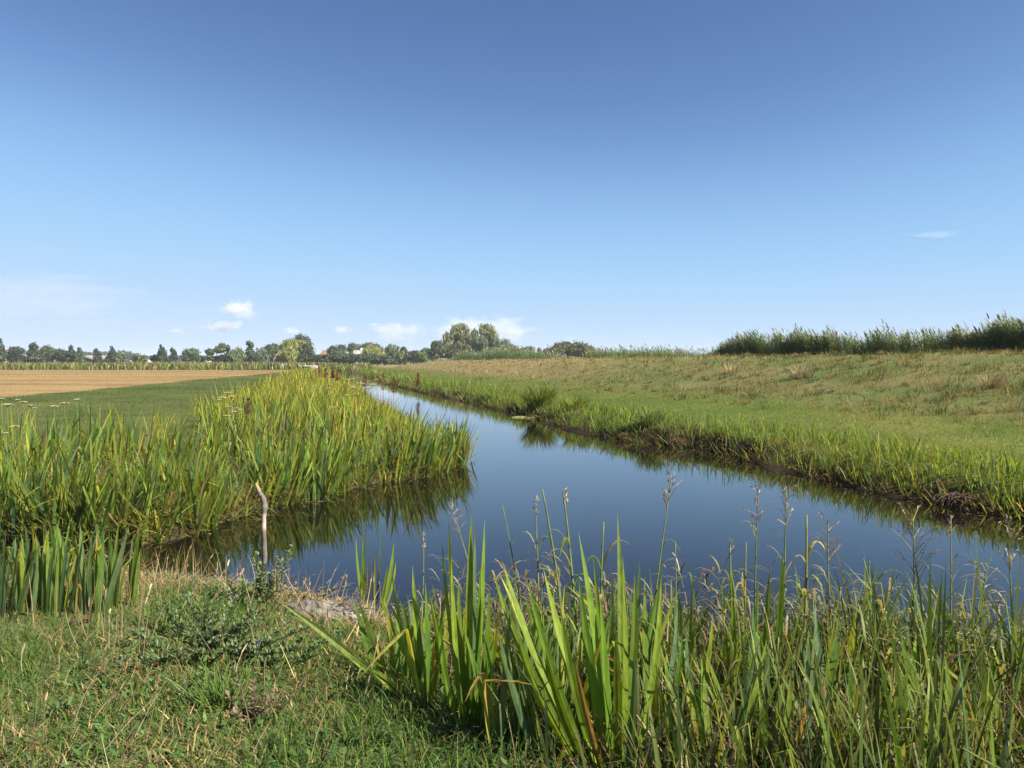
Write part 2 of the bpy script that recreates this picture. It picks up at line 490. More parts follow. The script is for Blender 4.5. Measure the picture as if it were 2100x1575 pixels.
# --- short turf of the near bank
def near_bank():
    x = U(-6.2, 4.8, 420000); y = U(2.2, 7.2, 420000)
    keep = rng.random(len(x)) < np.clip((3.2 / np.hypot(x, y)) ** 1.0, 0, 1)
    keep &= np.abs(x) < 0.80 * y + 0.3
    x, y = x[keep], y[keep]
    d = wdist(x, y); u = x - XR(y)
    clump = fbm(x, y, 0.35, 60)
    keep = (d > 0.06) & (y < 6.9) & (rng.random(len(x)) < 0.30 + 0.75 * clump) & (u < -1) & (rng.random(len(x)) < np.where(x > 0.2, 0.16, 0.85))
    x, y = x[keep], y[keep]; n = len(x)
    dry = fbm(x, y, 0.9, 63) + 0.05 + 0.25 * smooth(4.6, 6.2, y) * (x < -0.6) + 0.12 * smooth(-0.6, -2.6, x) - 0.15 * smooth(-1.2, 0.2, x)
    lush = smooth(-1.6, 0.2, x)
    L = U(0.04, 0.13, n) * (1 + 0.5 * lush) * (0.7 + 0.6 * fbm(x, y, 0.5, 66))
    cb = pick([GREEN1, GREEN3, GREEN2, (0.15, 0.16, 0.05), (0.035, 0.06, 0.018)], n, [0.28, 0.22, 0.2, 0.18, 0.12])
    ct = cb * U(1.0, 1.5, n)[:, None]
    isdry = rng.random(n) < np.clip((dry - 0.44) * 2.6, 0.06, 0.85)
    s = pick([STRAW, (0.26, 0.19, 0.09), (0.19, 0.15, 0.06)], n, None, 0.25)
    cb = np.where(isdry[:, None], s, cb); ct = np.where(isdry[:, None], s * 1.15, ct)
    th0 = np.abs(rng.normal(0.15, 0.45, n)) + np.where(isdry, 0.4, 0)
    parts = [blades(ground_pts(x, y), L, U(0.0035, 0.0075, n), U(0, 2 * PI, n), th0, U(0.2, 1.5, n), U(0, PI, n), cb * 0.85, ct, 3)]
    # small broad leaves of clover and herbs among the blades
    m = 26000
    x = U(-5.5, 3.2, m); y = U(2.4, 6.6, m)
    k = (wdist(x, y) > 0.2) & (fbm(x, y, 0.6, 70) > 0.5) & (np.abs(x) < 0.8 * y + 0.3)
    x, y = x[k], y[k]; m = len(x)
    b = ground_pts(x, y); b[:, 2] += U(0.01, 0.07, m)
    c = pick([(0.05, 0.10, 0.025), (0.07, 0.13, 0.03), (0.09, 0.14, 0.05)], m)
    parts.append(blades(b, U(0.02, 0.05, m), U(0.010, 0.020, m), U(0, 2 * PI, m), U(0.6, 1.3, m), U(0.1, 0.6, m), U(0, PI, m), c, c * 1.1, 2, 'sword'))
    stuff('bank_grass', parts, M_grass, 'short green and straw coloured grass covering the near ditch bank', 'grass')
    # standing dry stalks
    n = 1700
    x = U(-4.6, 1.2, n); y = U(2.6, 6.6, n)
    k = (wdist(x, y) > 0.05) & (rng.random(n) < np.clip(0.12 + smooth(-0.2, -1.6, x) * 0.5 + smooth(4.6, 5.8, y) * 0.5, 0, 1)) & (np.abs(x) < 0.8 * y + 0.3)
    x, y = x[k], y[k]; n = len(x)
    s = pick([(0.42, 0.31, 0.15), (0.36, 0.27, 0.14), (0.28, 0.18, 0.09)], n)
    P = [blades(ground_pts(x, y), U(0.12, 0.42, n), U(0.003, 0.0055, n), U(0, 2 * PI, n), np.abs(rng.normal(0.2, 0.5, n)), rng.normal(0.1, 0.4, n), U(-0.6, 0.6, n), s, s * 1.1, 4)]
    # seed heads at the tops of some stalks
    m = n // 3
    b = P[0][0].reshape(n, 9, 3)[:m, 6]
    dvec = P[0][0].reshape(n, 9, 3)[:m, 8] - b
    az = np.arctan2(dvec[:, 1], dvec[:, 0]); th = np.arctan2(np.hypot(dvec[:, 0], dvec[:, 1]), dvec[:, 2])
    P.append(blades(b, U(0.03, 0.06, m), U(0.006, 0.011, m), az, th, U(0, 0.3, m), U(-0.6, 0.6, m), s[:m] * 0.95, s[:m] * 1.1, 3, 'sword'))
    stuff('dry_grass_stalks', P, M_dry, 'dry straw stalks and seed heads standing in the near bank turf', 'grass')
near_bank()

def shore_litter():
    n = 14000
    x = U(-4.2, -0.9, n); y = U(5.3, 7.0, n)
    d = wdist(x, y)
    k = (d > 0.0) & (y < 7.0) & (rng.random(n) < smooth(0.95, 0.15, d + (vn(x, y, 0.5, 160) - 0.5) * 0.8))
    x, y = x[k], y[k]; n = len(x)
    b = ground_pts(x, y); b[:, 2] += U(0.01, 0.05, n)
    c = pick([(0.34, 0.28, 0.19), (0.26, 0.21, 0.14), (0.20, 0.16, 0.11), (0.40, 0.32, 0.18), (0.14, 0.11, 0.07)], n)
    P = [blades(b, U(0.05, 0.22, n), U(0.004, 0.010, n), U(0, 2 * PI, n), U(1.1, 1.6, n), U(-0.2, 0.3, n), U(0, PI, n), c, c, 3)]
    stuff('shore_litter', P, M_dry, 'pale dead stems and litter strewn along the near waterline', 'dead grass')
shore_litter()

# --- tall tangle of grass on the near bank, towards the right
def tangle_mask(x, y):
    edge = np.interp(y, [2.0, 3.0, 3.6, 4.4, 5.2, 6.3], [0.35, 0.0, -0.25, -0.55, -0.75, -0.95])
    return smooth(-0.15, 0.25, x - edge)
def tangle():
    parts = []
    n = 21000
    x = U(-1.3, 4.6, n); y = U(2.0, 5.9, n)
    d = wdist(x, y)
    k = (d > -0.12) & (x - XR(y) < -2) & (rng.random(n) < tangle_mask(x, y) * (0.06 + 0.95 * smooth(0.40, 0.68, fbm(x, y, 0.42, 80))) * (1 - 0.35 * smooth(3.6, 5.0, y))) & (x < 0.8 * y + 0.5)
    x, y = x[k], y[k]; n = len(x)
    right = smooth(0.3, 1.6, x)
    shore = smooth(3.4, 5.2, y)
    broad = rng.random(n) < 0.30
    L = U(0.22, 0.60, n) * (0.75 + 0.25 * right) * (0.40 + 1.15 * fbm(x, y, 0.55, 83)) * (1 - (0.28 + 0.22 * smooth(0.8, 2.2, x)) * shore) * np.where(broad, 1.3, 1)
    cb = pick([(0.050, 0.080, 0.018), (0.085, 0.125, 0.022), (0.040, 0.068, 0.024), (0.045, 0.080, 0.045), (0.15, 0.18, 0.035)], n, [0.34, 0.22, 0.22, 0.12, 0.10])  # mostly dark olive: the shaded depth of the tangle is put into the blade colour
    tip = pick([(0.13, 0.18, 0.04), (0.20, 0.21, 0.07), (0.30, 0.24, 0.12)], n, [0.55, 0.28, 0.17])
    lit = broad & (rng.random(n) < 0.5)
    cb = np.where(lit[:, None], pick([(0.17, 0.235, 0.028), (0.21, 0.265, 0.035), (0.12, 0.19, 0.035), (0.10, 0.16, 0.075)], n, [0.35, 0.25, 0.25, 0.15]), cb)  # brighter share of the broad leaves, sunny highlights put into their colour
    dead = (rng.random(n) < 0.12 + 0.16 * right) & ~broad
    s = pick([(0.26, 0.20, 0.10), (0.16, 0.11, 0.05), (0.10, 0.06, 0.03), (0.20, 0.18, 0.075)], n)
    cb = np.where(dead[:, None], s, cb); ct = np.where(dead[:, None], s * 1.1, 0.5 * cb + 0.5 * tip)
    kk = np.where(rng.random(n) < 0.22, U(0.4, 0.8, n), 9)
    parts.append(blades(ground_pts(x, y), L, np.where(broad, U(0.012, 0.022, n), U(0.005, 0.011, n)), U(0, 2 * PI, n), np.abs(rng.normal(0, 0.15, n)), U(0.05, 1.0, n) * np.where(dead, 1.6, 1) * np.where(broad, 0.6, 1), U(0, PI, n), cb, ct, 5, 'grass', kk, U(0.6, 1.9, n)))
    # low dead litter between the stems
    n = 12000
    x = U(-1.0, 4.6, n); y = U(2.0, 5.6, n)
    k = (wdist(x, y) > -0.1) & (x - XR(y) < -2) & (rng.random(n) < tangle_mask(x, y)) & (x < 0.8 * y + 0.5)
    x, y = x[k], y[k]; n = len(x)
    s = pick([(0.14, 0.09, 0.045), (0.085, 0.05, 0.025), (0.24, 0.18, 0.085), (0.07, 0.09, 0.025)], n)
    b = ground_pts(x, y); b[:, 2] += U(0, 0.12, n)
    parts.append(blades(b, U(0.1, 0.35, n), U(0.005, 0.012, n), U(0, 2 * PI, n), U(0.5, 1.6, n), U(-0.6, 0.9, n), U(0, PI, n), s, s, 4))
    # upright half withered stalks with curled leaves
    n = 560
    x = U(-0.5, 4.6, n); y = U(2.9, 5.4, n)
    k = (rng.random(n) < smooth(2.8, 4.2, y)) & (wdist(x, y) > -0.12) & (x - XR(y) < -2) & (rng.random(n) < tangle_mask(x, y)) & (x < 0.8 * y + 0.4)
    x, y = x[k], y[k]; n = len(x)
    H = U(0.35, 0.72, n) * (1 - 0.15 * smooth(2.6, 4.8, y))
    c = pick([(0.15, 0.17, 0.05), (0.20, 0.18, 0.07), (0.10, 0.12, 0.035), (0.24, 0.17, 0.09)], n)
    st = blades(ground_pts(x, y), H, U(0.004, 0.008, n), U(0, 2 * PI, n), U(0, 0.18, n), U(0, 0.3, n), U(-0.8, 0.8, n), c, c * 1.1, 4)
    parts.append(st)
    A = st[0].reshape(n, 9, 3); mid = np.concatenate([(A[:, 0:8:2] + A[:, 1:8:2]) / 2, A[:, 8:9]], 1)
    for q in range(7):
        t = U(0.25, 1.0, n) * 4; i = np.minimum(t.astype(int), 3); f = (t - i)[:, None]
        p = mid[np.arange(n), i] * (1 - f) + mid[np.arange(n), i + 1] * f
        az = U(0, 2 * PI, n)
        cc = pick([(0.24, 0.19, 0.095), (0.30, 0.24, 0.13), (0.12, 0.15, 0.04), (0.18, 0.18, 0.055), (0.14, 0.085, 0.045)], n)
        parts.append(blades(p, U(0.08, 0.24, n), U(0.006, 0.013, n), az, U(0.2, 0.9, n), U(0.8, 3.0, n), az + PI / 2 + rng.normal(0, 0.4, n), cc * 0.8, cc, 5, 'sword'))
    stuff('tall_grass', parts, M_tangle, 'tangled tall green and withered grass along the near waterline', 'grass')
tangle()

# --- iris and sedge belt on the far left bank
def belt_out(y): return np.interp(y, [8, 12, 18, 26, 42, 60, 80, 130], [3.9, 4.0, 5.2, 4.6, 4.6, 4.2, 3.6, 3.5])
def left_belt():
    parts = []
    n = 170000
    x, y = polar(n, 7.6, 150, 1.55)
    # a dense row right along the water's edge
    seg = np.array(LEFT[1:-1]); sl_ = np.hypot(*(np.roll(seg, -1, 0) - seg)[:-1].T)
    wt = sl_ / np.clip(seg[:-1, 1], 8, 200) ** 0.8
    m = 10000; i = rng.choice(len(sl_), m, p=wt / wt.sum()); f = rng.random(m)[:, None]
    e = seg[i] * (1 - f) + seg[i + 1] * f + rng.normal(0, 0.13, (m, 2)) + np.array([-0.10, 0.06])
    x = np.concatenate([x, e[:, 0]]); y = np.concatenate([y, e[:, 1]]); n = len(x)
    d = wdist(x, y); u = x - XR(y)
    out = np.where(x < XL(np.maximum(y, 14)) - 2.0, 1, 1)
    k = (d > -0.20 * np.clip(y / 14, 0.7, 1)) & (u < -1.5) & (y > 7.9) & (d < belt_out(y) + (vn(x, y, 1.2, 90) - 0.5) * 1.6) & (x < XL(np.maximum(y, 14.2)) + 0.6)
    k &= (rng.random(n) < (0.10 + 1.1 * smooth(0.32, 0.68, fbm(x, y, 0.45, 91))) * np.where(y < 16, 0.62, 1)) & (x > -40)
    x, y, d = x[k], y[k], d[k]; n = len(x)
    dist = np.hypot(x, y)
    far = smooth(10, 24, y + (vn(x, y, 2.5, 94) - 0.5) * 8)          # broad blue green irises near, narrow yellowish sedge further on
    L = np.where(rng.random(n) < 0.3, U(0.35, 0.7, n), U(0.7, 1.08, n)) * (0.9 + 0.25 * (rng.random(n) < 0.06)) * (0.60 + 0.70 * fbm(x, y, 0.8, 95)) * (1 - 0.06 * far) * (1 - 0.10 * smooth(-4, -8, x) * smooth(16, 12, y))
    wd = np.maximum(U(0.016, 0.040, n) * (1 - 0.45 * far), dist * 0.00075)
    iris = pick([(0.095, 0.16, 0.032), (0.15, 0.215, 0.035), (0.08, 0.14, 0.065), (0.22, 0.26, 0.04)], n, [0.28, 0.3, 0.14, 0.28])
    sedge = pick([(0.25, 0.275, 0.03), (0.31, 0.305, 0.045), (0.18, 0.225, 0.03), (0.36, 0.32, 0.08), (0.26, 0.18, 0.08)], n, [0.34, 0.28, 0.22, 0.10, 0.06])
    cb = np.where((rng.random(n) < far * 0.85)[:, None], sedge, iris)
    yl = rng.random(n) < 0.05
    cb = np.where(yl[:, None], jitter((0.32, 0.30, 0.06), n), cb)
    br = rng.random(n) < 0.035
    cb = np.where(br[:, None], jitter((0.20, 0.14, 0.07), n), cb)
    ct = np.where((rng.random(n) < 0.25)[:, None], cb * np.array([1.4, 1.15, 0.9]), cb * 1.15)
    kk = np.where(rng.random(n) < 0.18, U(0.45, 0.85, n), 9)
    lean = rng.normal(0.0, 0.24, n)
    az = np.where(rng.random(n) < 0.25 + 0.3 * smooth(0.5, -0.1, d), U(-1.0, 1.0, n), U(0, 2 * PI, n))
    parts.append(blades(ground_pts(x, y), L, wd, az, np.abs(lean) * 0.8 + 0.02 + 0.08 * smooth(0.4, -0.1, d), U(0.0, 0.42, n), U(-1.0, 1.0, n), cb, ct, 5, 'sword', kk, U(0.7, 2.0, n)))
    # undergrowth: short, dead and bent leaves at the feet
    n = 50000
    x, y = polar(n, 7.6, 60, 1.6)
    i = rng.choice(len(sl_), 9000, p=wt / wt.sum()); f = rng.random(9000)[:, None]
    e = seg[i] * (1 - f) + seg[i + 1] * f + rng.normal(0, 0.13, (9000, 2))
    x = np.concatenate([x, e[:, 0]]); y = np.concatenate([y, e[:, 1]]); n = len(x)
    d = wdist(x, y)
    k = (d > -0.15) & (x - XR(y) < -1.5) & (y > 7.9) & (d < belt_out(y)) & (x < XL(np.maximum(y, 14.2)) + 0.6)
    x, y = x[k], y[k]; n = len(x)
    s = pick([(0.20, 0.14, 0.07), (0.16, 0.19, 0.04), (0.30, 0.28, 0.06), (0.10, 0.15, 0.03), (0.10, 0.06, 0.03)], n)
    b = ground_pts(x, y); b[:, 2] = np.maximum(b[:, 2], 0) + U(0, 0.2, n)
    parts.append(blades(b, U(0.15, 0.5, n), np.maximum(U(0.008, 0.022, n), np.hypot(x, y) * 0.0007), U(0, 2 * PI, n), U(0.3, 1.5, n), U(-0.3, 1.2, n), U(0, PI, n), s, s * 1.1, 4, 'sword'))
    stuff('iris_belt', parts, M_bed, 'dense belt of green and yellowing iris and sedge along the far bank of the ditch', 'waterside plants')
left_belt()

# --- bright sedge strip on the right bank
def right_strip():
    n = 36000
    y = 5.5 * (150 / 5.5) ** (rng.random(n) ** 1.15); q = rng.random(n)
    u = -0.12 + 2.6 * q ** 1.1
    x = XR(y) + u
    k = rng.random(n) < smooth(2.4, 1.0, u + (vn(x, y, 1.0, 100) - 0.5) * 1.3)
    x, y, u = x[k], y[k], u[k]; n = len(x)
    # keep to the real shoreline
    d = wdist(x, y); k = d > -0.2
    x, y, u, d = x[k], y[k], u[k], d[k]; n = len(x)
    dist = np.hypot(x, y)
    L = np.where(rng.random(n) < 0.30, U(0.26, 0.46, n), U(0.06, 0.22, n)) * (0.30 + 1.15 * fbm(x, y, 0.7, 101)) * (1 - 0.4 * smooth(1.0, 2.2, u)) * (1 + 0.55 * smooth(16, 45, y))
    wd = np.maximum(U(0.007, 0.021, n), dist * 0.0006)
    cb = pick([(0.14, 0.20, 0.025), (0.18, 0.24, 0.032), (0.10, 0.155, 0.032), (0.25, 0.25, 0.07), (0.09, 0.14, 0.065)], n, [0.34, 0.24, 0.22, 0.12, 0.08])
    low = smooth(0.35, 0.0, d)
    low = np.maximum(low, 0.7 * smooth(0.5, 0.75, fbm(x, y, 0.8, 103)) * smooth(1.0, 0.4, u))
    dead = rng.random(n) < 0.06 + 0.55 * low
    s = pick([(0.26, 0.19, 0.09), (0.14, 0.085, 0.045), (0.08, 0.05, 0.03), (0.12, 0.12, 0.04)], n)
    cb = np.where(dead[:, None], s, cb)
    th0 = np.abs(rng.normal(0.08, 0.25, n)) + low * U(0, 0.9, n)
    az = np.where(rng.random(n) < low * 0.5, PI + U(-0.9, 0.9, n), U(0, 2 * PI, n))
    kk = np.where(rng.random(n) < 0.12, U(0.4, 0.8, n), 9)
    P = [blades(ground_pts(x, y), L, wd, az, th0, U(0, 0.8, n), U(0, PI, n), cb, cb * 1.12, 4, 'sword', kk, U(0.6, 1.8, n))]
    stuff('sedge_strip', P, M_bed, 'bright green sedge strip lining the waterline below the dike', 'waterside plants')
right_strip()

# --- meadow and dike grass
def far_grass():
    n = 420000
    x, y = polar(n, 6.5, 165, 2.0, 45)
    u = x - XR(y)
    k = (u > 0.6) & (u < 21)
    x, y, u = x[k], y[k], u[k]; n = len(x)
    dist = np.hypot(x, y)
    n1 = fbm(x, y, 1.6, 110); n2 = fbm(x, y, 5, 113)
    slope = smooth(5.0, 9.0, u + (n2 - 0.5) * 4)
    far = smooth(26, 62, y)
    tuft = fbm(x, y, 0.9, 116)
    big = smooth(0.50, 0.72, tuft)
    keep = rng.random(n) < 0.45 + 0.55 * np.maximum(big, 1 - slope)
    x, y, u, n1, n2, slope, far, tuft, big = (q[keep] for q in (x, y, u, n1, n2, slope, far, tuft, big)); n = len(x); dist = np.hypot(x, y)
    L = np.maximum(U(0.03, 0.09, n) * (1 + slope * (0.5 + 2.8 * big)), dist * 0.0011)
    wd = np.maximum(U(0.004, 0.008, n), dist * 0.00055)
    g = pick([(0.105, 0.145, 0.028), (0.135, 0.17, 0.035), (0.08, 0.115, 0.026), (0.19, 0.185, 0.065)], n, [0.33, 0.27, 0.22, 0.18])
    near = slope * (1 - far)
    g = mix(g, g * np.array([0.82, 0.66, 0.8]), near)
    s = pick([(0.34, 0.235, 0.11), (0.28, 0.20, 0.09), (0.20, 0.16, 0.06), (0.38, 0.28, 0.15)], n)
    pd = np.clip(0.10 + slope * (0.28 + 0.8 * (n1 - 0.5) - 0.25 * (vn(x, y, 1.4, 119) > 0.6)) + 0.50 * slope * far + 0.5 * smooth(0.66, 0.76, vn(x, y, 1.1, 118)) * smooth(2, 4, u), 0.05, 0.95)
    dry = rng.random(n) < pd
    cb = np.where(dry[:, None], s * (1 - 0.2 * near)[:, None], g)
    th0 = np.abs(rng.normal(0.2, 0.5, n))
    P = [blades(ground_pts(x, y), L, wd, U(0, 2 * PI, n), th0, U(0, 1.2, n), U(0, PI, n), cb * 0.85, cb * 1.1, 2)]
    stuff('dike_grass', P, M_grass, 'short mown grass on the dike, green below and dry tan on the slope', 'grass')
    n = 150000
    x, y = polar(n, 11, 150, 2.0, 45)
    u = x - XR(y); d = wdist(x, y)
    k = (u < -1.5) & (d > belt_out(y) - 0.4) & (y > 10)
    x, y = x[k], y[k]; n = len(x)
    dist = np.hypot(x, y)
    f = field_mask(x, y)
    L = np.maximum(U(0.03, 0.10, n), dist * 0.0010) * (0.7 + 0.6 * fbm(x, y, 2, 120))
    wd = np.maximum(U(0.004, 0.008, n), dist * 0.00055)
    g = pick([(0.066, 0.098, 0.022), (0.095, 0.125, 0.032), (0.045, 0.066, 0.018), (0.15, 0.15, 0.06)], n, [0.34, 0.28, 0.22, 0.16]) * (0.7 + 0.6 * fbm(x, y, 2.5, 121))[:, None]
    s = pick([(0.28, 0.185, 0.085), (0.21, 0.13, 0.058), (0.35, 0.25, 0.12), (0.16, 0.14, 0.05)], n, [0.4, 0.3, 0.2, 0.1])
    s = s * (0.72 + 0.56 * vn(x * 0.15 + y * 0.02, y, 2.2, 47))[:, None]
    fs = rng.random(n) < f
    cb = np.where(fs[:, None], s, g)
    P = [blades(ground_pts(x, y), L * np.where(fs, 0.7, 1), wd, U(0, 2 * PI, n), np.abs(rng.normal(0.2, 0.5, n)), U(0, 1.2, n), U(0, PI, n), cb * 0.85, cb * 1.1, 2)]
    stuff('meadow_grass', P, M_grass, 'short dark green meadow grass and cut straw beyond the iris belt', 'grass')
far_grass()

def tussocks():
    n = 8500
    x, y = polar(n, 11, 110, 2.0, 44)
    u = x - XR(y)
    k = (u > 4.0) & (u < 17.5) & (rng.random(n) < smooth(4.0, 8.5, u + (vn(x, y, 4, 140) - 0.5) * 3))
    x, y, u = x[k], y[k], u[k]; n = len(x); m = 22
    R_ = np.repeat(U(0.08, 0.28, n), m); H = np.repeat(U(0.08, 0.34, n) * (0.5 + fbm(x, y, 2.2, 141)), m)
    a = U(0, 2 * PI, n * m); q = np.sqrt(rng.random(n * m)) * R_
    X = np.repeat(x, m) + q * np.cos(a); Y = np.repeat(y, m) + q * np.sin(a)
    far = np.repeat(smooth(26, 60, y), m)
    base = np.array([(0.28, 0.20, 0.095), (0.085, 0.090, 0.028), (0.16, 0.135, 0.05), (0.055, 0.070, 0.022), (0.20, 0.135, 0.065)])
    c = jitter(base[np.repeat(rng.choice(5, n, p=[0.22, 0.28, 0.18, 0.22, 0.10]), m)], n * m, 0.18)
    c = np.where((rng.random(n * m) < 0.65 * far)[:, None], jitter((0.31, 0.24, 0.12), n * m), c)
    dist = np.hypot(X, Y); N = n * m
    P = [blades(ground_pts(X, Y), U(0.5, 1.1, N) * H, np.maximum(U(0.005, 0.010, N), dist * 0.0005), a + rng.normal(0, 0.8, N), np.abs(rng.normal(0.15, 0.4, N)), U(0.2, 1.5, N), U(0, PI, N), c * 0.85, c * 1.1, 2)]
    stuff('dike_tussocks', P, M_grass, 'rough green and straw coloured grass tussocks scattered over the dike slope', 'grass')
tussocks()

# --- reeds behind the dike crest
def reed_stems(x, y, H, lean_az, parts, nl=9, wmul=1.0, green=None, plume=0.25):
    n = len(x)
    b = ground_pts(x, y)
    dist = np.hypot(x, y)
    g = pick(green or [(0.105, 0.145, 0.055), (0.13, 0.17, 0.065), (0.08, 0.11, 0.055), (0.17, 0.20, 0.10)], n, None, 0.22)
    w0 = np.maximum(0.008, dist * 0.00028)
    st = blades(b, H, w0 * 1.3, np.full(n, lean_az) + rng.normal(0, 0.7, n), U(0.0, 0.12, n), U(0.02, 0.25, n), U(-0.8, 0.8, n), g * 0.9, g, 3)
    parts.append(st)
    axis = st[0].reshape(n, 7, 3)
    for k in range(nl):
        t = 0.12 + 0.86 * (k + rng.random(n) * 0.8) / nl
        i = np.minimum((t * 3).astype(int), 2); fr = t * 3 - i
        mid = (axis[:, [0, 2, 4]] + axis[:, [1, 3, 5]]) / 2
        mid = np.concatenate([mid, axis[:, 6:7]], 1)
        p = mid[np.arange(n), i] * (1 - fr)[:, None] + mid[np.arange(n), i + 1] * fr[:, None]
        az = np.where(rng.random(n) < 0.65, lean_az + rng.normal(0, 0.6, n), U(0, 2 * PI, n))
        LL = U(0.3, 0.6, n) * (1.05 - 0.45 * np.abs(t - 0.5)) * np.clip(H / 2.1, 0.5, 1)
        c = g * U(0.8, 1.5, n)[:, None]
        parts.append(blades(p, LL, np.maximum(U(0.018, 0.034, n), dist * 0.0006) * wmul, az, U(0.4, 1.1, n), U(0.4, 1.3, n), az + PI / 2 + rng.normal(0, 0.4, n), c, c * 1.1, 3, 'sword'))
    m = rng.random(n) < plume
    if m.any():
        tip = axis[m, 6]; q = m.sum()
        c = pick([(0.20, 0.15, 0.10), (0.16, 0.13, 0.08), (0.12, 0.13, 0.06)], q)
        parts.append(blades(tip - np.array([0, 0, 0.05]), U(0.2, 0.36, q), np.maximum(0.05, dist[m] * 0.0010), np.full(q, lean_az) + rng.normal(0, 0.4, q), U(0.1, 0.5, q), U(0.2, 0.8, q), U(-0.8, 0.8, q), c, c, 3, 'sword'))

def reeds():
    parts = []
    n = 19000
    y = 22 * (64 / 22) ** rng.random(n); u = 19.6 + 5.5 * rng.random(n) ** 1.6
    x = XR(y) + u
    pxx = HX + x / y * F
    k = (pxx > 1435) & (pxx < 2350) & (rng.random(n) < (0.2 + 0.9 * vn(pxx, y * 0, 30, 130)) * smooth(1425, 1530, pxx))
    x, y, pxx = x[k], y[k], pxx[k]
    H = np.interp(pxx, [1450, 1480, 1520, 1640, 1710, 1760, 1850, 1980, 2010, 2060, 2100, 2200], [0.6, 1.05, 1.5, 1.6, 1.4, 1.22, 1.3, 1.25, 1.38, 1.5, 1.55, 1.6])
    H = H * U(0.62, 1.0, len(x)) * (0.82 + 0.40 * vn(pxx, 0 * y, 22, 131)) * (1 + 0.15 * (rng.random(len(x)) < 0.10)) * (1 + 0.1 * (rng.random(len(x)) < 0.06))
    reed_stems(x, y, H, PI * 0.95, parts, 12, 1.15)
    stuff('reed_belt', parts, M_reed, 'tall dark green reeds standing along the crest of the dike', 'reeds')
    parts = []
    n = 5200
    y = 55 * (104 / 55) ** rng.random(n); u = 19.6 + 5 * rng.random(n)
    x = XR(y) + u; pxx = HX + x / y * F
    k = (pxx > 1205) & (pxx < 1475)
    x, y, pxx = x[k], y[k], pxx[k]
    H = np.interp(pxx, [1200, 1260, 1350, 1420, 1475], [1.2, 1.25, 1.15, 1.15, 1.25]) * U(0.6, 1.1, len(x))
    reed_stems(x, y, H, PI * 0.95, parts, 5, 0.9, [(0.08, 0.13, 0.03), (0.10, 0.16, 0.035), (0.06, 0.10, 0.03), (0.16, 0.16, 0.06)], 0.1)
    stuff('low_reed_belt', parts, M_reed, 'lower bright green reeds and herbs on the middle stretch of the dike crest', 'reeds')
    parts = []
    n = 7000
    y = 88 * (185 / 88) ** rng.random(n); u = 19.8 + 9 * rng.random(n)
    x = XR(y) + u; pxx = HX + x / y * F
    k = (pxx > 868) & (pxx < 1215)
    x, y, pxx = x[k], y[k], pxx[k]
    H = np.interp(pxx, [860, 900, 960, 1060, 1160, 1215], [1.3, 1.8, 2.1, 1.9, 1.2, 0.9]) * U(0.7, 1.05, len(x)) * (0.85 + 0.3 * vn(pxx, 0 * y, 22, 132))
    reed_stems(x, y, H, PI * 0.95, parts, 6, 1.0, [(0.10, 0.15, 0.06), (0.13, 0.18, 0.075), (0.08, 0.12, 0.05)], 0.2)
    stuff('distant_reed_belt', parts, M_reed, 'pale green reeds at the far end of the dike below the willows', 'reeds')
    # herbs and reeds along the far edge of the left fields and closing the ditch
    parts = []
    n = 26000
    y = U(122, 150, n); x = U(-150, -26, n)
    pxx = HX + x / y * F
    k = (pxx > -60) & (pxx < 860) & (x - XR(y) < 3)
    x, y = x[k], y[k]; n = len(x)
    L = U(0.7, 1.5, n) * (0.7 + 0.5 * fbm(x, y, 6, 135))
    pc = vn(x, y * 0.4, 9, 136)
    c1 = pick([(0.19, 0.23, 0.04), (0.25, 0.26, 0.06), (0.14, 0.20, 0.04), (0.30, 0.24, 0.09)], n)
    c2 = pick([(0.24, 0.16, 0.07), (0.11, 0.16, 0.04), (0.22, 0.22, 0.07)], n)
    c = mix(c1, c2, 0 * pc + (rng.random(n) < pc * 0.8)) * 0.85
    b = ground_pts(x, y); b[:, 2] = np.maximum(b[:, 2], 0.0)
    parts.append(blades(b, L, U(0.09, 0.2, n), U(0, 2 * PI, n), U(0, 0.3, n), U(0, 0.6, n), U(-0.9, 0.9, n), c * 0.8, c, 3, 'sword'))
    stuff('far_herb_belt', parts, M_reed, 'yellow green rough herbs and reeds along the far edge of the fields', 'waterside plants')
reeds()

# ------------------------------------------------------------------ single plants built leaf by leaf
def gz(x, y): return float(height(np.array([x]), np.array([y]))[0])

def leaf_variant(i, L=1.0, wd=0.032, bend=0.3, kink=None, cb=(0.08, 0.16, 0.03), ct=(0.11, 0.18, 0.03), nseg=7):
    """one sword leaf with a raised midrib; grows up +Z, wide along Y, bends towards +X"""
    V, Fc, C = [], [], []
    p = np.zeros(3)
    r = random.Random(i)
    for k in range(nseg + 1):
        t = k / nseg
        wv = (0.66 + 0.34 * min(1, t * 3.5)) if t < 0.5 else max(0.0, 1 - ((t - 0.5) / 0.5) ** 1.8)
        th = bend * t ** 1.6 + (kink[1] if kink and t > kink[0] else 0)
        hw = wd * 0.5 * wv
        nrm = np.array([math.cos(th), 0, -math.sin(th)])
        c = np.array(cb) * (1 - t) + np.array(ct) * t
        if k == nseg:
            V.append(p.copy()); C.append(c)
        else:
            V += [p + (0, -hw, 0), p + nrm * wd * 0.10 * wv, p + (0, hw, 0)]; C += [c * 0.96, c * 1.08, c]
        p = p + np.array([math.sin(th), 0.02 * math.sin(3 * t + i), math.cos(th)]) * L / nseg
    for k in range(nseg - 1):
        a = 3 * k
        Fc += [(a, a + 1, a + 4, a + 3), (a + 1, a + 2, a + 5, a + 4)]
    a = 3 * (nseg - 1)
    Fc += [(a, a + 1, a + 3), (a + 1, a + 2, a + 3)]
    return mesh('leaf', V, faces=Fc, mat=M_leaf, col=np.array(C))

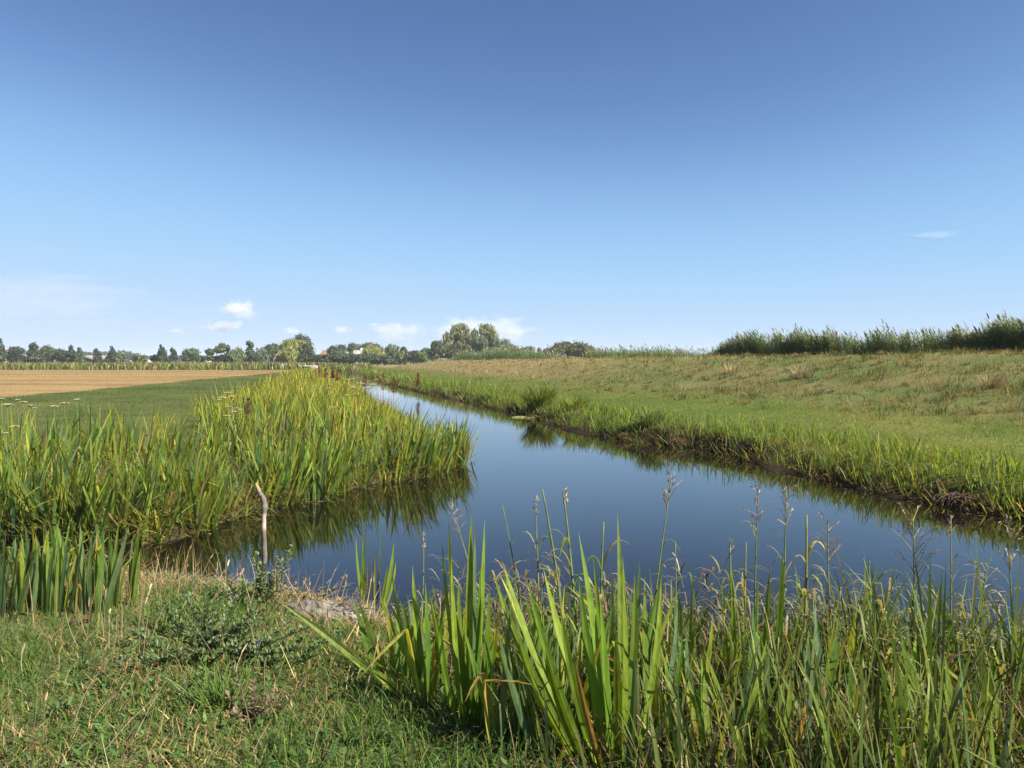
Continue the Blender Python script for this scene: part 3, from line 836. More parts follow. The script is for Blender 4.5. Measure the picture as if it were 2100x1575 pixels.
LV = []
for i in range(10):
    LV.append(leaf_variant(i, 1.0, 0.030 + 0.002 * (i % 4), [0.08, 0.2, 0.35, 0.5, 0.15, 0.7, 0.28, 0.05, 0.4, 0.25][i],
                           (0.62, 1.5) if i == 5 else ((0.7, 0.9) if i == 8 else None),
                           [(0.13, 0.205, 0.04), (0.11, 0.175, 0.065), (0.19, 0.255, 0.035)][i % 3],
                           [(0.16, 0.24, 0.04), (0.13, 0.19, 0.075), (0.26, 0.29, 0.05)][i % 3]))
LVY = [leaf_variant(20, 1.0, 0.028, 0.35, None, (0.16, 0.22, 0.03), (0.38, 0.30, 0.04)),
       leaf_variant(21, 1.0, 0.026, 0.6, (0.55, 1.2), (0.30, 0.26, 0.05), (0.33, 0.17, 0.05))]

def iris_plant(loc, n, H, label, lean=0.0, fan=0.42, az=None, yellow=0.08, spread=0.10, blue=False, group='iris clumps at the water'):
    t = empty('iris_plant', loc, 0, label, 'iris', group)
    r = random.Random(int(abs(loc[0] * 977 + loc[1] * 131) * 10))
    fz = r.uniform(-0.6, 0.6) if az is None else az
    for i in range(n):
        me = r.choice(LVY) if r.random() < yellow else LV[r.choice([1, 1, 4, 7, 0, 6]) if blue else r.randrange(10)]
        s = H * r.uniform(0.68, 1.06)
        a = fz + r.gauss(0, 0.45)
        off = r.uniform(-1, 1)
        tilt = -off * fan * 0.8 + r.gauss(0, 0.08) + lean
        ws = r.uniform(0.85, 1.3) * 0.9 / max(H, 0.5)
        m = Matrix.Rotation(a + PI / 2 + PI * (r.random() < 0.5), 4, 'Z')
        # tilt sideways in the plane that faces the ditch, keep the blade's flat side turned about
        tm = Matrix.Rotation(tilt * -1, 4, 'Y')
        M = tm @ m
        o = link('leaf', me, t, (off * spread * math.cos(fz) + r.gauss(0, 0.02), off * spread * math.sin(fz) + r.gauss(0, 0.03), -0.02), M.to_euler(), (s, s * ws, s))
    return t

def place(x, y, z=None, zg=0.35):
    """ground point seen at photo pixel (x, y): a few steps of the height field"""
    z = zg if z is None else z
    for _ in range(12):
        p = px(x, y, z)
        z = max(0.0, gz(p[0], p[1]))
    return (p[0], p[1], z - 0.02)

# big clumps standing at the far water's edge
for (bx, by, n, H, lab, bl) in (
        (640, 1026, 30, 0.78, 'blue green iris fan standing alone in the water, its reflection below', True),
        (567, 1020, 22, 0.74, 'yellow green iris clump standing just behind the crooked stick', False),
        (500, 1030, 24, 0.72, 'leaning blue green iris clump left of the crooked stick', True),
        (735, 1000, 22, 0.72, 'iris clump in the water right of the lone blue green fan', False),
        (800, 985, 20, 0.75, 'bright iris clump with a few orange leaves at the inner bend of the bank', False),
        (880, 968, 22, 0.74, 'iris clump next to the pointed tip of the iris belt', False),
        (940, 955, 24, 0.78, 'yellow green iris clump on the very tip of the belt, leaning over open water', False),
        (330, 1105, 26, 0.92, 'grey green iris clump leaning over the side ditch', True),
        (215, 1110, 26, 0.98, 'tall grey green iris clump whose leaves slant to the left over the side ditch', True),
        (285, 1098, 22, 0.95, 'upright dark green iris clump behind the slanting grey green one', False),
        (410, 1075, 22, 0.85, 'mid green iris clump above the arching yellow leaves', False),
        (120, 1105, 26, 1.05, 'broad dark iris clump in the side ditch near the left edge', True),
        (35, 1110, 26, 1.15, 'tallest iris clump, dark leaves rising at the left edge', False)):
    p = px(bx, by, 0.0)
    lean = 0.28 if bx == 940 else (-0.22 if bx in (215, 120) else (0.2 if bx in (500, 330) else 0.0))
    iris_plant((p[0], p[1] + 0.08, 0.0), n, H, lab, lean=lean, blue=bl, fan=0.55 if bx in (640,) else 0.5, spread=0.16, yellow=0.04 if bl else 0.10)
# upright fans on the near side of the side ditch
for k, (bx, by, lab) in enumerate((
        (12, 1262, 'near iris fan at the left edge, its base in the bank turf'), (55, 1252, 'near iris fan second from the left edge, with dark blades'),
        (98, 1262, 'near iris fan with a pale blue green blade in front'), (140, 1250, 'near iris fan in the middle of the near row'),
        (178, 1258, 'near iris fan with a yellowing blade at its foot'), (212, 1246, 'near iris fan leaning right over the side ditch'),
        (244, 1240, 'near iris fan with an orange edged outer blade, last of the near row'), (75, 1225, 'near iris fan standing behind the row in the side ditch'), (160, 1222, 'near iris fan half hidden behind the middle of the row'))):
    p = place(bx, by)
    iris_plant(p, 15, 0.60, lab, fan=0.24, spread=0.13, blue=k % 2 == 0, yellow=0.07, lean=0.03 * (k - 3) * 0.5, group='iris fans on the near bank')

# denser iris growth through the right half of the near bank
for k, (bx, by, H, lab) in enumerate((
        (1085, 1440, 0.60, 'iris between the tall iris and the largest iris'), (1130, 1545, 0.62, 'low iris at the left foot of the largest iris'), (1465, 1560, 0.52, 'iris at the bottom edge right of the bluish half buried one'),
        (1360, 1420, 0.58, 'iris close to the water behind the slender torn iris'), (1640, 1500, 0.55, 'iris under the two tall dark blades'), (1760, 1440, 0.50, 'iris left of the short withered stalk'),
        (1905, 1500, 0.50, 'iris right of the cut off bluish blade'), (1545, 1530, 0.50, 'iris below the arching blade of the narrow iris'), (1740, 1560, 0.50, 'iris at the bottom edge below the steel green blades'),
        (2030, 1570, 0.55, 'iris near the bottom right corner behind the arching dark blades'), (1680, 1415, 0.50, 'iris by the water under the curled wiry panicle'), (1850, 1425, 0.48, 'iris by the water under the widest panicle'),
        (2075, 1440, 0.50, 'iris by the water close to the right edge'), (1225, 1425, 0.58, 'iris by the water right behind the largest iris'), (905, 1405, 0.52, 'iris between the folded yellow leaf and the tall iris'),
        (1955, 1580, 0.55, 'iris cut by the bottom edge under the straight green blade'), (1440, 1425, 0.54, 'iris by the water left of the narrow upright blades'), (1175, 1500, 0.78, 'dense iris rising through the left side of the largest iris'), (1285, 1490, 0.76, 'dense iris rising through the right side of the largest iris'),
        (1040, 1530, 0.66, 'iris at the right foot of the tall iris'), (1120, 1415, 0.66, 'iris by the water under the slim stalk with a pinkish spike'), (820, 1395, 0.50, 'small iris at the edge of the short turf'))):
    z = 0.4; p = px(bx, by, z)
    for _ in range(8): p = px(bx, by, max(0.0, gz(p[0], p[1])))
    iris_plant((p[0], p[1], gz(p[0], p[1]) - 0.02), 13, H, lab, fan=0.5, spread=0.09, blue=k % 3 == 1, yellow=0.14, group='iris plants in front of the water')

def bez(a, b, c, n):
    t = np.linspace(0, 1, n + 1)[:, None]
    return (1 - t) ** 2 * a + 2 * t * (1 - t) * b + t * t * c
def strip_leaf(pts, wd, cb, ct, parent, face=0.0, rib=0.10, name='leaf'):
    """a leaf along a given curve (coordinates relative to its plant)"""
    pts = np.asarray(pts); n = len(pts) - 1
    V, Fc, C = [], [], []
    for k, p in enumerate(pts):
        t = k / n
        d = pts[min(k + 1, n)] - pts[max(k - 1, 0)]; d = d / (np.linalg.norm(d) + 1e-9)
        a0 = np.array((math.cos(face), math.sin(face), 0.0)); a = a0 - d * a0.dot(d); a /= np.linalg.norm(a) + 1e-9
        b = np.cross(d, a)
        wv = (0.62 + 0.38 * min(1, t * 3)) if t < 0.5 else max(0.0, 1 - ((t - 0.5) / 0.5) ** 1.9)
        c = np.array(cb) * (1 - t) + np.array(ct) * t
        if k == n: V.append(p); C.append(c)
        else:
            V += [p - a * wd / 2 * wv, p + b * wd * rib * wv, p + a * wd / 2 * wv]; C += [c * 0.95, c * 1.08, c]
    for k in range(n - 1):
        i = 3 * k; Fc += [(i, i + 1, i + 4, i + 3), (i + 1, i + 2, i + 5, i + 4)]
    i = 3 * (n - 1); Fc += [(i, i + 1, i + 3), (i + 1, i + 2, i + 3)]
    return link(name, mesh(name, V, faces=Fc, mat=M_leaf, col=np.array(C)), parent)

GA, GB, GC, GBL = ((0.145, 0.225, 0.02), (0.18, 0.26, 0.03)), ((0.11, 0.185, 0.02), (0.14, 0.225, 0.025)), ((0.20, 0.27, 0.03), (0.25, 0.31, 0.05)), ((0.08, 0.14, 0.06), (0.10, 0.17, 0.075))
GY, GO, GBR = ((0.36, 0.32, 0.03), (0.40, 0.34, 0.05)), ((0.18, 0.22, 0.03), (0.45, 0.22, 0.04)), ((0.28, 0.16, 0.06), (0.34, 0.18, 0.08))
def hero(base_px, label, leaves, group='iris plants in front of the water', name='iris_plant', cat='iris'):
    """leaves: (base dx px, tip x, tip y, width m, colour, bow px, depth change of the tip m[, fold x, fold y])"""
    b = np.array(place(*base_px))
    t = empty(name, b, 0, label, cat, group)
    r = random.Random(base_px[0])
    for lf in leaves:
        dx, tx, ty, wd, cl, bow, dy = lf[:7]
        b0 = b + np.array((dx / F * b[1], r.uniform(-0.05, 0.05), -0.01))
        tip = at(tx, ty, max(1.2, b[1] + dy))
        face = r.uniform(-0.7, 0.7)
        if len(lf) > 7:
            fo = at(lf[7], lf[8], b[1] + dy * 0.5)
            pts = np.concatenate([bez(b0, (b0 + fo) / 2 + np.array((0, 0, 0.03)), fo, 5)[:-1], bez(fo, (fo + tip) / 2 + np.array((0, 0, 0.02)), tip, 5)])
        else:
            up = np.array((bow / F * b[1], 0, abs(bow) * 0.25 / F * b[1]))
            pts = bez(b0, (b0 + tip) / 2 + up, tip, 8)
        strip_leaf(pts - b, wd, cl[0], cl[1], t, face)
    return t

hero((768, 1262), 'small upright iris with a bright yellow leaf beside the weathered wood', [
    (-14, 746, 1071, 0.030, GA, -6, 0.1), (-20, 730, 1102, 0.022, GA, -8, 0), (0, 782, 1072, 0.016, GBL, 4, 0.1), (10, 808, 1112, 0.034, GA, 10, 0),
    (2, 768, 1128, 0.030, GY, -2, -0.05), (6, 795, 1160, 0.026, GC, 4, -0.1), (-8, 756, 1140, 0.018, GO, -6, 0), (14, 812, 1150, 0.022, GA, 12, 0.1), (-16, 742, 1150, 0.022, GC, -6, -0.1)])
hero((868, 1452), 'iris with one long pale leaf lying out over the turf and a folded yellow leaf', [
    (0, 563, 1227, 0.042, ((0.24, 0.31, 0.04), (0.40, 0.44, 0.14)), -4, 0.25, 742, 1362), (-8, 632, 1318, 0.026, GB, 6, 0.1, 748, 1366), (-2, 738, 1390, 0.026, ((0.30, 0.31, 0.05), (0.46, 0.42, 0.10)), 0, -0.15, 834, 1290),
    (0, 803, 1168, 0.030, GA, -16, 0.2), (6, 846, 1158, 0.030, GA, -6, 0.25), (12, 872, 1190, 0.026, GB, 4, 0.1), (4, 828, 1230, 0.030, GB, -12, 0), (10, 902, 1300, 0.022, GB, 10, -0.1),
    (8, 858, 1260, 0.034, GB, -8, 0.05), (-4, 700, 1322, 0.022, GB, -8, 0.1, 800, 1380), (14, 888, 1318, 0.016, GO, 4, -0.1)])
hero((962, 1485), 'tall iris with the highest blades in front of open water', [
    (0, 968, 1046, 0.036, GA, -6, 0.15), (-8, 920, 1062, 0.032, GA, -10, 0.2), (6, 994, 1064, 0.030, GA, 8, 0.1), (2, 974, 1076, 0.028, GBL, 4, 0.2), (-10, 906, 1104, 0.026, GA, -12, 0.2),
    (-16, 880, 1208, 0.030, GB, -14, 0.0), (14, 1003, 1205, 0.032, GB, 14, -0.05), (18, 1027, 1204, 0.028, GY, 14, 0.1), (-4, 940, 1180, 0.030, GB, -6, 0.05), (10, 985, 1160, 0.030, GB, 4, -0.05),
    (24, 1010, 1290, 0.026, GB, 14, -0.1), (-22, 900, 1250, 0.026, GA, -18, -0.05), (4, 958, 1270, 0.026, GB, 0, -0.1), (-12, 925, 1140, 0.026, GA, -6, 0.15)])
hero((1248, 1590), 'largest iris, broad translucent blades fanning up from the near bank', [
    (-30, 1030, 1150, 0.038, GA, -30, 0.25), (-40, 1010, 1168, 0.032, GB, -40, 0.3), (-10, 1114, 1164, 0.036, GC, -10, 0.1), (6, 1186, 1089, 0.034, GA, 14, 0.3), (20, 1266, 1048, 0.030, GB, 14, 0.4),
    (24, 1277, 1139, 0.032, GA, 14, 0.2), (32, 1302, 1171, 0.034, GC, 16, 0.15), (40, 1356, 1180, 0.028, GA, 30, 0.2), (0, 1186, 1178, 0.036, GB, -4, 0.0), (-26, 1082, 1190, 0.030, GA, -26, 0.2),
    (-16, 1148, 1240, 0.034, GC, -16, -0.05), (10, 1230, 1216, 0.034, GB, 2, -0.05), (-44, 1060, 1300, 0.028, GB, -40, 0.0), (-6, 1178, 1352, 0.026, GBR, -8, -0.15), (18, 1262, 1290, 0.034, GA, 8, -0.1),
    (-34, 1118, 1330, 0.034, GA, -24, -0.1), (26, 1300, 1330, 0.028, GBL, 18, -0.05), (14, 1216, 1130, 0.026, GA, -2, 0.2)])
hero((1330, 1540), 'slender iris with a yellow torn leaf just right of the largest iris', [
    (-10, 1302, 1370, 0.026, GC, -8, 0), (0, 1322, 1180, 0.030, GB, -4, 0.3), (10, 1390, 1230, 0.030, GBL, 18, 0.25), (16, 1400, 1290, 0.026, GA, 20, 0.1), (-4, 1296, 1240, 0.028, GBL, -8, 0.2),
    (6, 1345, 1390, 0.026, GY, 6, -0.05), (-14, 1255, 1380, 0.024, GO, -12, -0.05), (4, 1352, 1215, 0.026, GA, 8, 0.3)])
hero((1418, 1500), 'iris with bluish blades half buried in withered grass', [
    (0, 1420, 1190, 0.028, GB, 0, 0.2), (-10, 1385, 1215, 0.026, GBL, -10, 0.15), (10, 1462, 1255, 0.028, GA, 14, 0.1), (6, 1440, 1330, 0.024, GC, 6, 0), (-14, 1360, 1320, 0.024, GA, -16, 0), (2, 1408, 1280, 0.030, GBL, -4, 0.05)])
hero((1512, 1470), 'iris with two narrow upright blades and an arching one at their foot', [
    (0, 1501, 1158, 0.024, GA, -4, 0.2), (-8, 1482, 1190, 0.024, GA, -8, 0.2), (6, 1540, 1300, 0.026, GBL, 8, 0.1), (-4, 1512, 1300, 0.034, GC, -2, -0.05), (10, 1586, 1390, 0.022, GB, 24, 0, 1552, 1300), (2, 1530, 1225, 0.024, GA, 6, 0.1)])
hero((1575, 1460), 'iris with two tall dark blades rising above the withered grass', [
    (-4, 1579, 1163, 0.030, GB, -2, 0.1), (8, 1605, 1124, 0.032, GB, 10, 0.15), (12, 1596, 1345, 0.032, GA, 4, -0.05), (-14, 1545, 1230, 0.026, GBL, -10, 0.15), (2, 1572, 1300, 0.030, GBL, 2, 0)])
hero((1700, 1500), 'iris with narrow steel green blades, one curving down across the others', [
    (24, 1667, 1212, 0.022, GBL, -20, 0.3), (6, 1711, 1358, 0.030, GBL, 4, 0), (-10, 1672, 1225, 0.024, GBL, -10, 0.25), (-2, 1640, 1300, 0.028, GBL, -14, 0.1), (14, 1762, 1330, 0.024, GA, 14, 0.1), (-20, 1650, 1410, 0.026, GO, -8, -0.1)])
hero((1600, 1590), 'iris at the bottom edge with brown tipped leaning blades', [
    (-10, 1622, 1380, 0.032, GA, 4, 0.1), (14, 1662, 1408, 0.028, GO, 8, 0.1), (20, 1690, 1395, 0.024, GBR, 14, 0.1, 1700, 1480), (-24, 1560, 1440, 0.028, GB, -6, 0.05), (0, 1600, 1462, 0.030, GA, 0, 0), (-34, 1500, 1490, 0.026, GBL, -30, 0)])
hero((1850, 1530), 'iris with a single cut off bluish blade amid dead stems', [
    (0, 1860, 1398, 0.030, GBL, 2, 0), (-16, 1812, 1440, 0.026, GB, -14, 0), (14, 1905, 1420, 0.026, GA, 14, 0.05), (6, 1880, 1290, 0.024, GA, 6, 0.25)])
hero((1978, 1490), 'iris with one straight green blade near the right edge', [
    (0, 1976, 1272, 0.026, GA, -2, 0.1), (10, 2010, 1340, 0.024, GBL, 8, 0.1), (-14, 1945, 1330, 0.022, GA, -12, 0.1), (16, 2045, 1420, 0.024, GB, 20, 0)])
hero((2060, 1500), 'iris at the right edge with blades leaning outward', [
    (6, 2100, 1325, 0.030, GB, 10, 0.1), (-8, 2040, 1350, 0.024, GA, -6, 0.1), (16, 2140, 1360, 0.026, GA, 14, 0.1), (-18, 2000, 1395, 0.022, GBL, -14, 0)])
hero((1790, 1640), 'iris in the bottom right corner with broad dark arching blades', [
    (-40, 1784, 1528, 0.036, GB, 6, 0.0), (20, 1968, 1540, 0.038, GB, -6, 0.0, 1900, 1530), (0, 1868, 1467, 0.034, GB, 4, 0.1), (50, 2080, 1545, 0.034, GB, 0, 0.05), (-70, 1700, 1520, 0.034, GB, -8, 0.05), (30, 1930, 1480, 0.030, GA, 8, 0.1), (60, 2060, 1500, 0.028, GA, 6, 0.1)])

# --- panicle grasses and withered stalks against the water
def reed_grass(base_px, tip_px, label, leaves=6, head=0.22, spread=0.5, straw=True, droop=0, wide=1.0, name='reed_grass', cat='grass plant'):
    b = np.array(place(*base_px))
    t = empty(name, b, 0, label, cat, 'seeding grasses in front of the water')
    r = random.Random(base_px[0] * 7 + tip_px[1])
    tip = at(tip_px[0], tip_px[1], b[1] + r.uniform(0.0, 0.25)) - b
    mid = tip * 0.5 + np.array((r.uniform(-0.03, 0.03), 0, 0.04))
    pts = bez(np.zeros(3), mid, tip, 10)
    H = np.linalg.norm(tip)
    sb = Bag()
    cs = [(0.16, 0.20, 0.05), (0.20, 0.21, 0.07), (0.13, 0.18, 0.06)][r.randrange(3)]
    sb.tube(pts, list(np.linspace(0.0055, 0.0026, 11) * wide), 4, col=cs)
    sb.build('stem', M_herb, t)
    sc = [(0.46, 0.37, 0.24), (0.40, 0.31, 0.20), (0.44, 0.31, 0.24)][r.randrange(3)]
    if head > 0:
        hb = Bag()
        nb = int(16 * head / 0.22)
        for k in range(nb):
            f = 1 - head / H * (1 - (k + 0.5) / nb)
            i = f * 10; i0 = min(int(i), 9); p0 = pts[i0] + (pts[i0 + 1] - pts[i0]) * (i - i0)
            a = r.uniform(0, 2 * PI); el = r.uniform(0.3, 1.1) + droop
            Lb = head * spread * r.uniform(0.35, 0.9) * (1.1 - 0.6 * k / nb)
            dv = np.array((math.cos(a) * math.sin(el), 0.6 * math.sin(a) * math.sin(el), math.cos(el)))
            e = p0 + dv * Lb + np.array((0, 0, -0.25 * Lb * Lb / 0.1 * (0.3 + droop)))
            br = bez(p0, p0 + dv * Lb * 0.6, e, 4)
            hb.tube(br, [0.0020, 0.0018, 0.0016, 0.0013, 0.001], 3, col=sc, cap=False)
            for q in range(5):                        # spikelets along the branch
                j = r.uniform(1.2, 4); j0 = min(int(j), 3); s0 = br[j0] + (br[j0 + 1] - br[j0]) * (j - j0)
                dd = (br[j0 + 1] - br[j0]); dd = dd / (np.linalg.norm(dd) + 1e-9)
                dd = dd + np.array((r.gauss(0, 0.35), r.gauss(0, 0.35), r.gauss(0, 0.3)))
                sd = np.cross(dd, (0.2, 1, 0.3)); sd /= np.linalg.norm(sd) + 1e-9
                Ls = r.uniform(0.010, 0.020)
                hb.add([s0, s0 + dd * Ls * 0.5 + sd * 0.0026, s0 + dd * Ls, s0 + dd * Ls * 0.5 - sd * 0.0026], [(0, 1, 2, 3)], col=np.array(sc) * r.uniform(0.8, 1.2))
        hb.build('panicle', M_dry, t, smooth_shade=False)
    for k in range(leaves):
        f = 0.25 + 0.6 * k / max(1, leaves)
        i = f * 10; i0 = int(i); p0 = pts[i0]
        a = r.choice([0, PI]) + r.gauss(0, 0.6)
        Lf = r.uniform(0.14, 0.30)
        dry = r.random() < (0.55 if straw else 0.2)
        cl = ((0.26, 0.24, 0.08), (0.42, 0.33, 0.16)) if dry else ((0.12, 0.18, 0.04), (0.18, 0.22, 0.06))
        e = p0 + np.array((math.cos(a) * Lf * 0.7, math.sin(a) * Lf * 0.5, Lf * r.uniform(-0.45, 0.5)))
        c = p0 + np.array((math.cos(a) * Lf * 0.25, math.sin(a) * Lf * 0.2, Lf * 0.75))
        strip_leaf(bez(p0, c, e, 7), r.uniform(0.006, 0.012) * wide, cl[0], cl[1], t, a + PI / 2)
    return t
for bp, tp, lab, kw in (
        ((1549, 1390), (1556, 1000), 'tall seeding grass with a thin open head, left of a matching taller one', dict(head=0.26, leaves=5)),
        ((1602, 1400), (1612, 1005), 'tall seeding grass with a single bent feathery head', dict(head=0.22, leaves=5, spread=0.6)),
        ((1868, 1420), (1872, 1062), 'seeding grass with the widest spreading pale panicle', dict(head=0.34, leaves=7, spread=0.9)),
        ((1715, 1405), (1698, 1072), 'seeding grass with a curled wiry pale head', dict(head=0.24, leaves=6, spread=0.8)),
        ((1949, 1410), (1950, 1062), 'seeding grass with a bare thin stem and arching side leaf', dict(head=0.12, leaves=6)),
        ((2090, 1420), (2068, 1072), 'seeding grass with a pinkish head close to the right edge', dict(head=0.3, leaves=6, spread=0.7)),
        ((2010, 1430), (2024, 1150), 'seeding grass with a dense drooping pinkish panicle', dict(head=0.3, leaves=5, spread=0.9, droop=0.4)),
        ((1325, 1400), (1378, 978), 'long thin leaning grass stem with a one sided brownish head', dict(head=0.2, leaves=3, spread=0.7)),
        ((1012, 1345), (925, 1040), 'leaning grass stem with a pale head bent to one side over the water', dict(head=0.2, leaves=3, spread=0.7)),
        ((1192, 1430), (1155, 1008), 'tall withered stalk with curled leaves and a dark tip', dict(head=0.1, leaves=9, wide=1.7)),
        ((1172, 1425), (1112, 1003), 'withered stalk leaning with a hooked tip behind the largest iris', dict(head=0.0, leaves=8, wide=1.6)),
        ((1112, 1420), (1098, 1022), 'slim stalk with a narrow pinkish spike', dict(head=0.10, leaves=6, spread=0.2)),
        ((1642, 1420), (1654, 1056), 'withered stalk wrapped in curled pale leaves with a whip like tip', dict(head=0.0, leaves=9, wide=1.7)),
        ((1790, 1430), (1782, 1150), 'short withered stalk with curling leaves left of the widest panicle', dict(head=0.0, leaves=7, wide=1.4)),
        ((1500, 1420), (1497, 1110), 'withered stalk with a frayed pale tip behind the narrow iris blades', dict(head=0.06, leaves=8, wide=1.4)),
        ((1530, 1415), (1530, 1112), 'withered stalk with hanging leaves under the tall seeding pair', dict(head=0.0, leaves=8, wide=1.3)),
        ((1090, 1400), (1030, 1035), 'bare thin rush like stem standing against the water', dict(head=0.0, leaves=2)),
        ((1385, 1410), (1385, 1110), 'bare green stem between the largest iris and the narrow blades', dict(head=0.0, leaves=3)),
        ((1240, 1430), (1238, 1070), 'withered stalk with hooked drooping leaf tips right behind the largest iris', dict(head=0.0, leaves=9, wide=1.5)),
        ((1830, 1440), (1770, 1145), 'leaning withered stalk with a brown tip and curled leaves', dict(head=0.0, leaves=6, wide=1.2)),
        ((1925, 1440), (1985, 1265), 'short seeding grass with reddish branches low over the water', dict(head=0.2, leaves=4, spread=0.9, droop=0.2)),
        ((860, 1330), (868, 1095), 'greyish seeding herb spike beside the small yellow leaved iris', dict(head=0.12, leaves=6, spread=0.25))):
    reed_grass(bp, tp, lab, **kw)

# ------------------------------------------------------------------ crooked stick, herbs, wood at the water's edge
def stick():
    P = [(543, 1150), (541, 1100), (541, 1060), (543, 1040), (541, 1024), (533, 1010), (527, 998), (525, 990)]
    Y = 7.6
    pts = [at(x, y, Y) for x, y in P]
    b = pts[0].copy(); b[2] = -0.35
    pts = [b] + pts
    rad = [0.026, 0.026, 0.025, 0.025, 0.030, 0.027, 0.023, 0.020, 0.012]
    t = empty('crooked_stick', (pts[0][0], Y, 0.0), 0, 'crooked grey stick with a bent top standing up out of the water', 'stick')
    o0 = np.array((pts[0][0], Y, 0.0))
    dense, rd = [], []
    for i in range(len(pts) - 1):
        for k in range(4):
            f = k / 4
            dense.append(pts[i] * (1 - f) + pts[i + 1] * f - o0 + np.array((random.gauss(0, 0.002), random.gauss(0, 0.002), 0)))
            rd.append((rad[i] * (1 - f) + rad[i + 1] * f) * random.uniform(0.92, 1.1))
    dense.append(pts[-1] - o0); rd.append(0.010)
    bg_ = Bag()
    cols = np.repeat(np.array([(0.135, 0.112, 0.094) for _ in dense]), 9, axis=0)
    for i, p in enumerate(dense):
        z = p[2]
        zp = HY - (z - EYE) * F / Y
        if 1053 < zp < 1082: cols[i * 9:i * 9 + 6] = (0.36, 0.29, 0.21)      # paler strip partway up the stick
        elif zp < 1008: cols[i * 9:i * 9 + 5] = (0.24, 0.18, 0.09)          # yellow lichen near the top
    V = Bag(); V.tube(dense, rd, 9)
    bag = Bag(); bag.add(np.concatenate(V.V), V.F, cols)
    bag.build('branch', M_bark, t)
stick()

def leafy_stem(bag, base, top, n, ll, lw, cols, r, whorl=0.0, droop=0.3, sides=4, stem_r=0.004, stem_col=(0.10, 0.09, 0.05)):
    pts = bez(base, (base + top) / 2 + np.array((r.gauss(0, 0.02), r.gauss(0, 0.02), 0)), top, 6)
    bag.tube(pts, list(np.linspace(stem_r, stem_r * 0.4, 7)), sides, col=stem_col)
    for k in range(n):
        f = r.uniform(0.15, 1.0); i = f * 6; i0 = min(int(i), 5)
        p = pts[i0] + (pts[i0 + 1] - pts[i0]) * (i - i0)
        a = r.uniform(0, 2 * PI); el = r.uniform(0.5, 1.5) - 0.5 * f
        d = np.array((math.cos(a) * math.sin(el), math.sin(a) * math.sin(el), math.cos(el)))
        L = ll * r.uniform(0.6, 1.15) * (1.1 - 0.4 * f)
        s = np.cross(d, (0, 0, 1)); s /= np.linalg.norm(s) + 1e-9
        up = np.cross(s, d)
        W = lw * r.uniform(0.8, 1.2)
        e = p + d * L - np.array((0, 0, droop * L * 0.5))
        m1 = p + d * L * 0.35; m2 = p + d * L * 0.7 - np.array((0, 0, droop * L * 0.2))
        c = np.array(cols[r.randrange(len(cols))]) * r.uniform(0.8, 1.2)
        bag.add([p, m1 - s * W * 0.5 + up * W * 0.15, m1, m1 + s * W * 0.5 + up * W * 0.15, m2 - s * W * 0.4 + up * W * 0.1, m2, m2 + s * W * 0.4 + up * W * 0.1, e],
                [(0, 2, 1), (0, 3, 2), (1, 2, 5, 4), (2, 3, 6, 5), (4, 5, 7), (5, 6, 7)], c)
    return pts

def herb(base_px, h, w, label, name='herb_plant', cat='herb', stems=8, n=16, ll=0.05, lw=0.016, cols=((0.07, 0.13, 0.04), (0.10, 0.16, 0.05)), flowers=0, jag=False, dead=0, bag_col=(0.10, 0.09, 0.05)):
    b = np.array(place(*base_px))
    t = empty(name, b, 0, label, cat)
    r = random.Random(base_px[0] + base_px[1])
    lv = Bag()
    tops = []
    for s in range(stems):
        q = np.array((r.gauss(0, w * 0.22), r.gauss(0, w * 0.16), 0.0))
        top = q * 1.9 + np.array((r.gauss(0, w * 0.12), r.gauss(0, w * 0.08), h * r.uniform(0.45, 1.0)))
        leafy_stem(lv, q * 0.6, top, n, ll, lw, cols, r, stem_col=bag_col)
        tops.append(top)
    lv.build('foliage', M_herb, t, smooth_shade=False)
    for k in range(flowers):
        fb = Bag(); p = tops[k % len(tops)] + np.array((0, 0, 0.01))
        for q in range(26):
            a = r.uniform(0, 2 * PI); el = abs(r.gauss(0, 0.55))
            d = np.array((math.cos(a) * math.sin(el), math.sin(a) * math.sin(el), math.cos(el))); s = np.cross(d, (0.3, 0.8, 0.1)); s /= np.linalg.norm(s)
            fb.add([p - s * 0.0014, p + s * 0.0014, p + d * r.uniform(0.014, 0.022)], [(0, 1, 2)], (0.42, 0.22, 0.55))
        fb.build('flower_head', M_flower, t, smooth_shade=False)
    return t
WAT = ((0.14, 0.20, 0.075), (0.19, 0.25, 0.12), (0.26, 0.26, 0.13))
herb((540, 1238), 0.44, 0.22, 'upright herb with small grey green leaves growing in front of the crooked stick', stems=9, n=44, ll=0.065, lw=0.020, cols=WAT, bag_col=(0.12, 0.08, 0.05))
herb((500, 1240), 0.20, 0.42, 'low leafy herb at the foot of the crooked stick', stems=14, n=22, ll=0.045, lw=0.017, cols=((0.09, 0.15, 0.04), (0.12, 0.18, 0.05)))
herb((462, 1225), 0.27, 0.12, 'thin pale herb with a tuft of leaves at its tip left of the crooked stick', stems=3, n=16, ll=0.05, lw=0.013, cols=((0.20, 0.18, 0.09), (0.26, 0.22, 0.12)))
herb((440, 1215), 0.22, 0.10, 'thin dried herb with a pale tuft over the dark water', stems=3, n=12, ll=0.045, lw=0.011, cols=((0.28, 0.22, 0.13), (0.22, 0.19, 0.10)))
herb((605, 1245), 0.22, 0.34, 'half withered herb with brownish leaves at the edge of open water', stems=11, n=18, ll=0.045, lw=0.016, cols=((0.26, 0.20, 0.10), (0.16, 0.17, 0.07), (0.30, 0.22, 0.12)), bag_col=(0.30, 0.20, 0.10))
herb((640, 1250), 0.17, 0.22, 'small withered herb with curled pale leaves above the dark wood', stems=8, n=14, ll=0.04, lw=0.015, cols=((0.27, 0.22, 0.11), (0.14, 0.16, 0.06)), bag_col=(0.30, 0.20, 0.10))
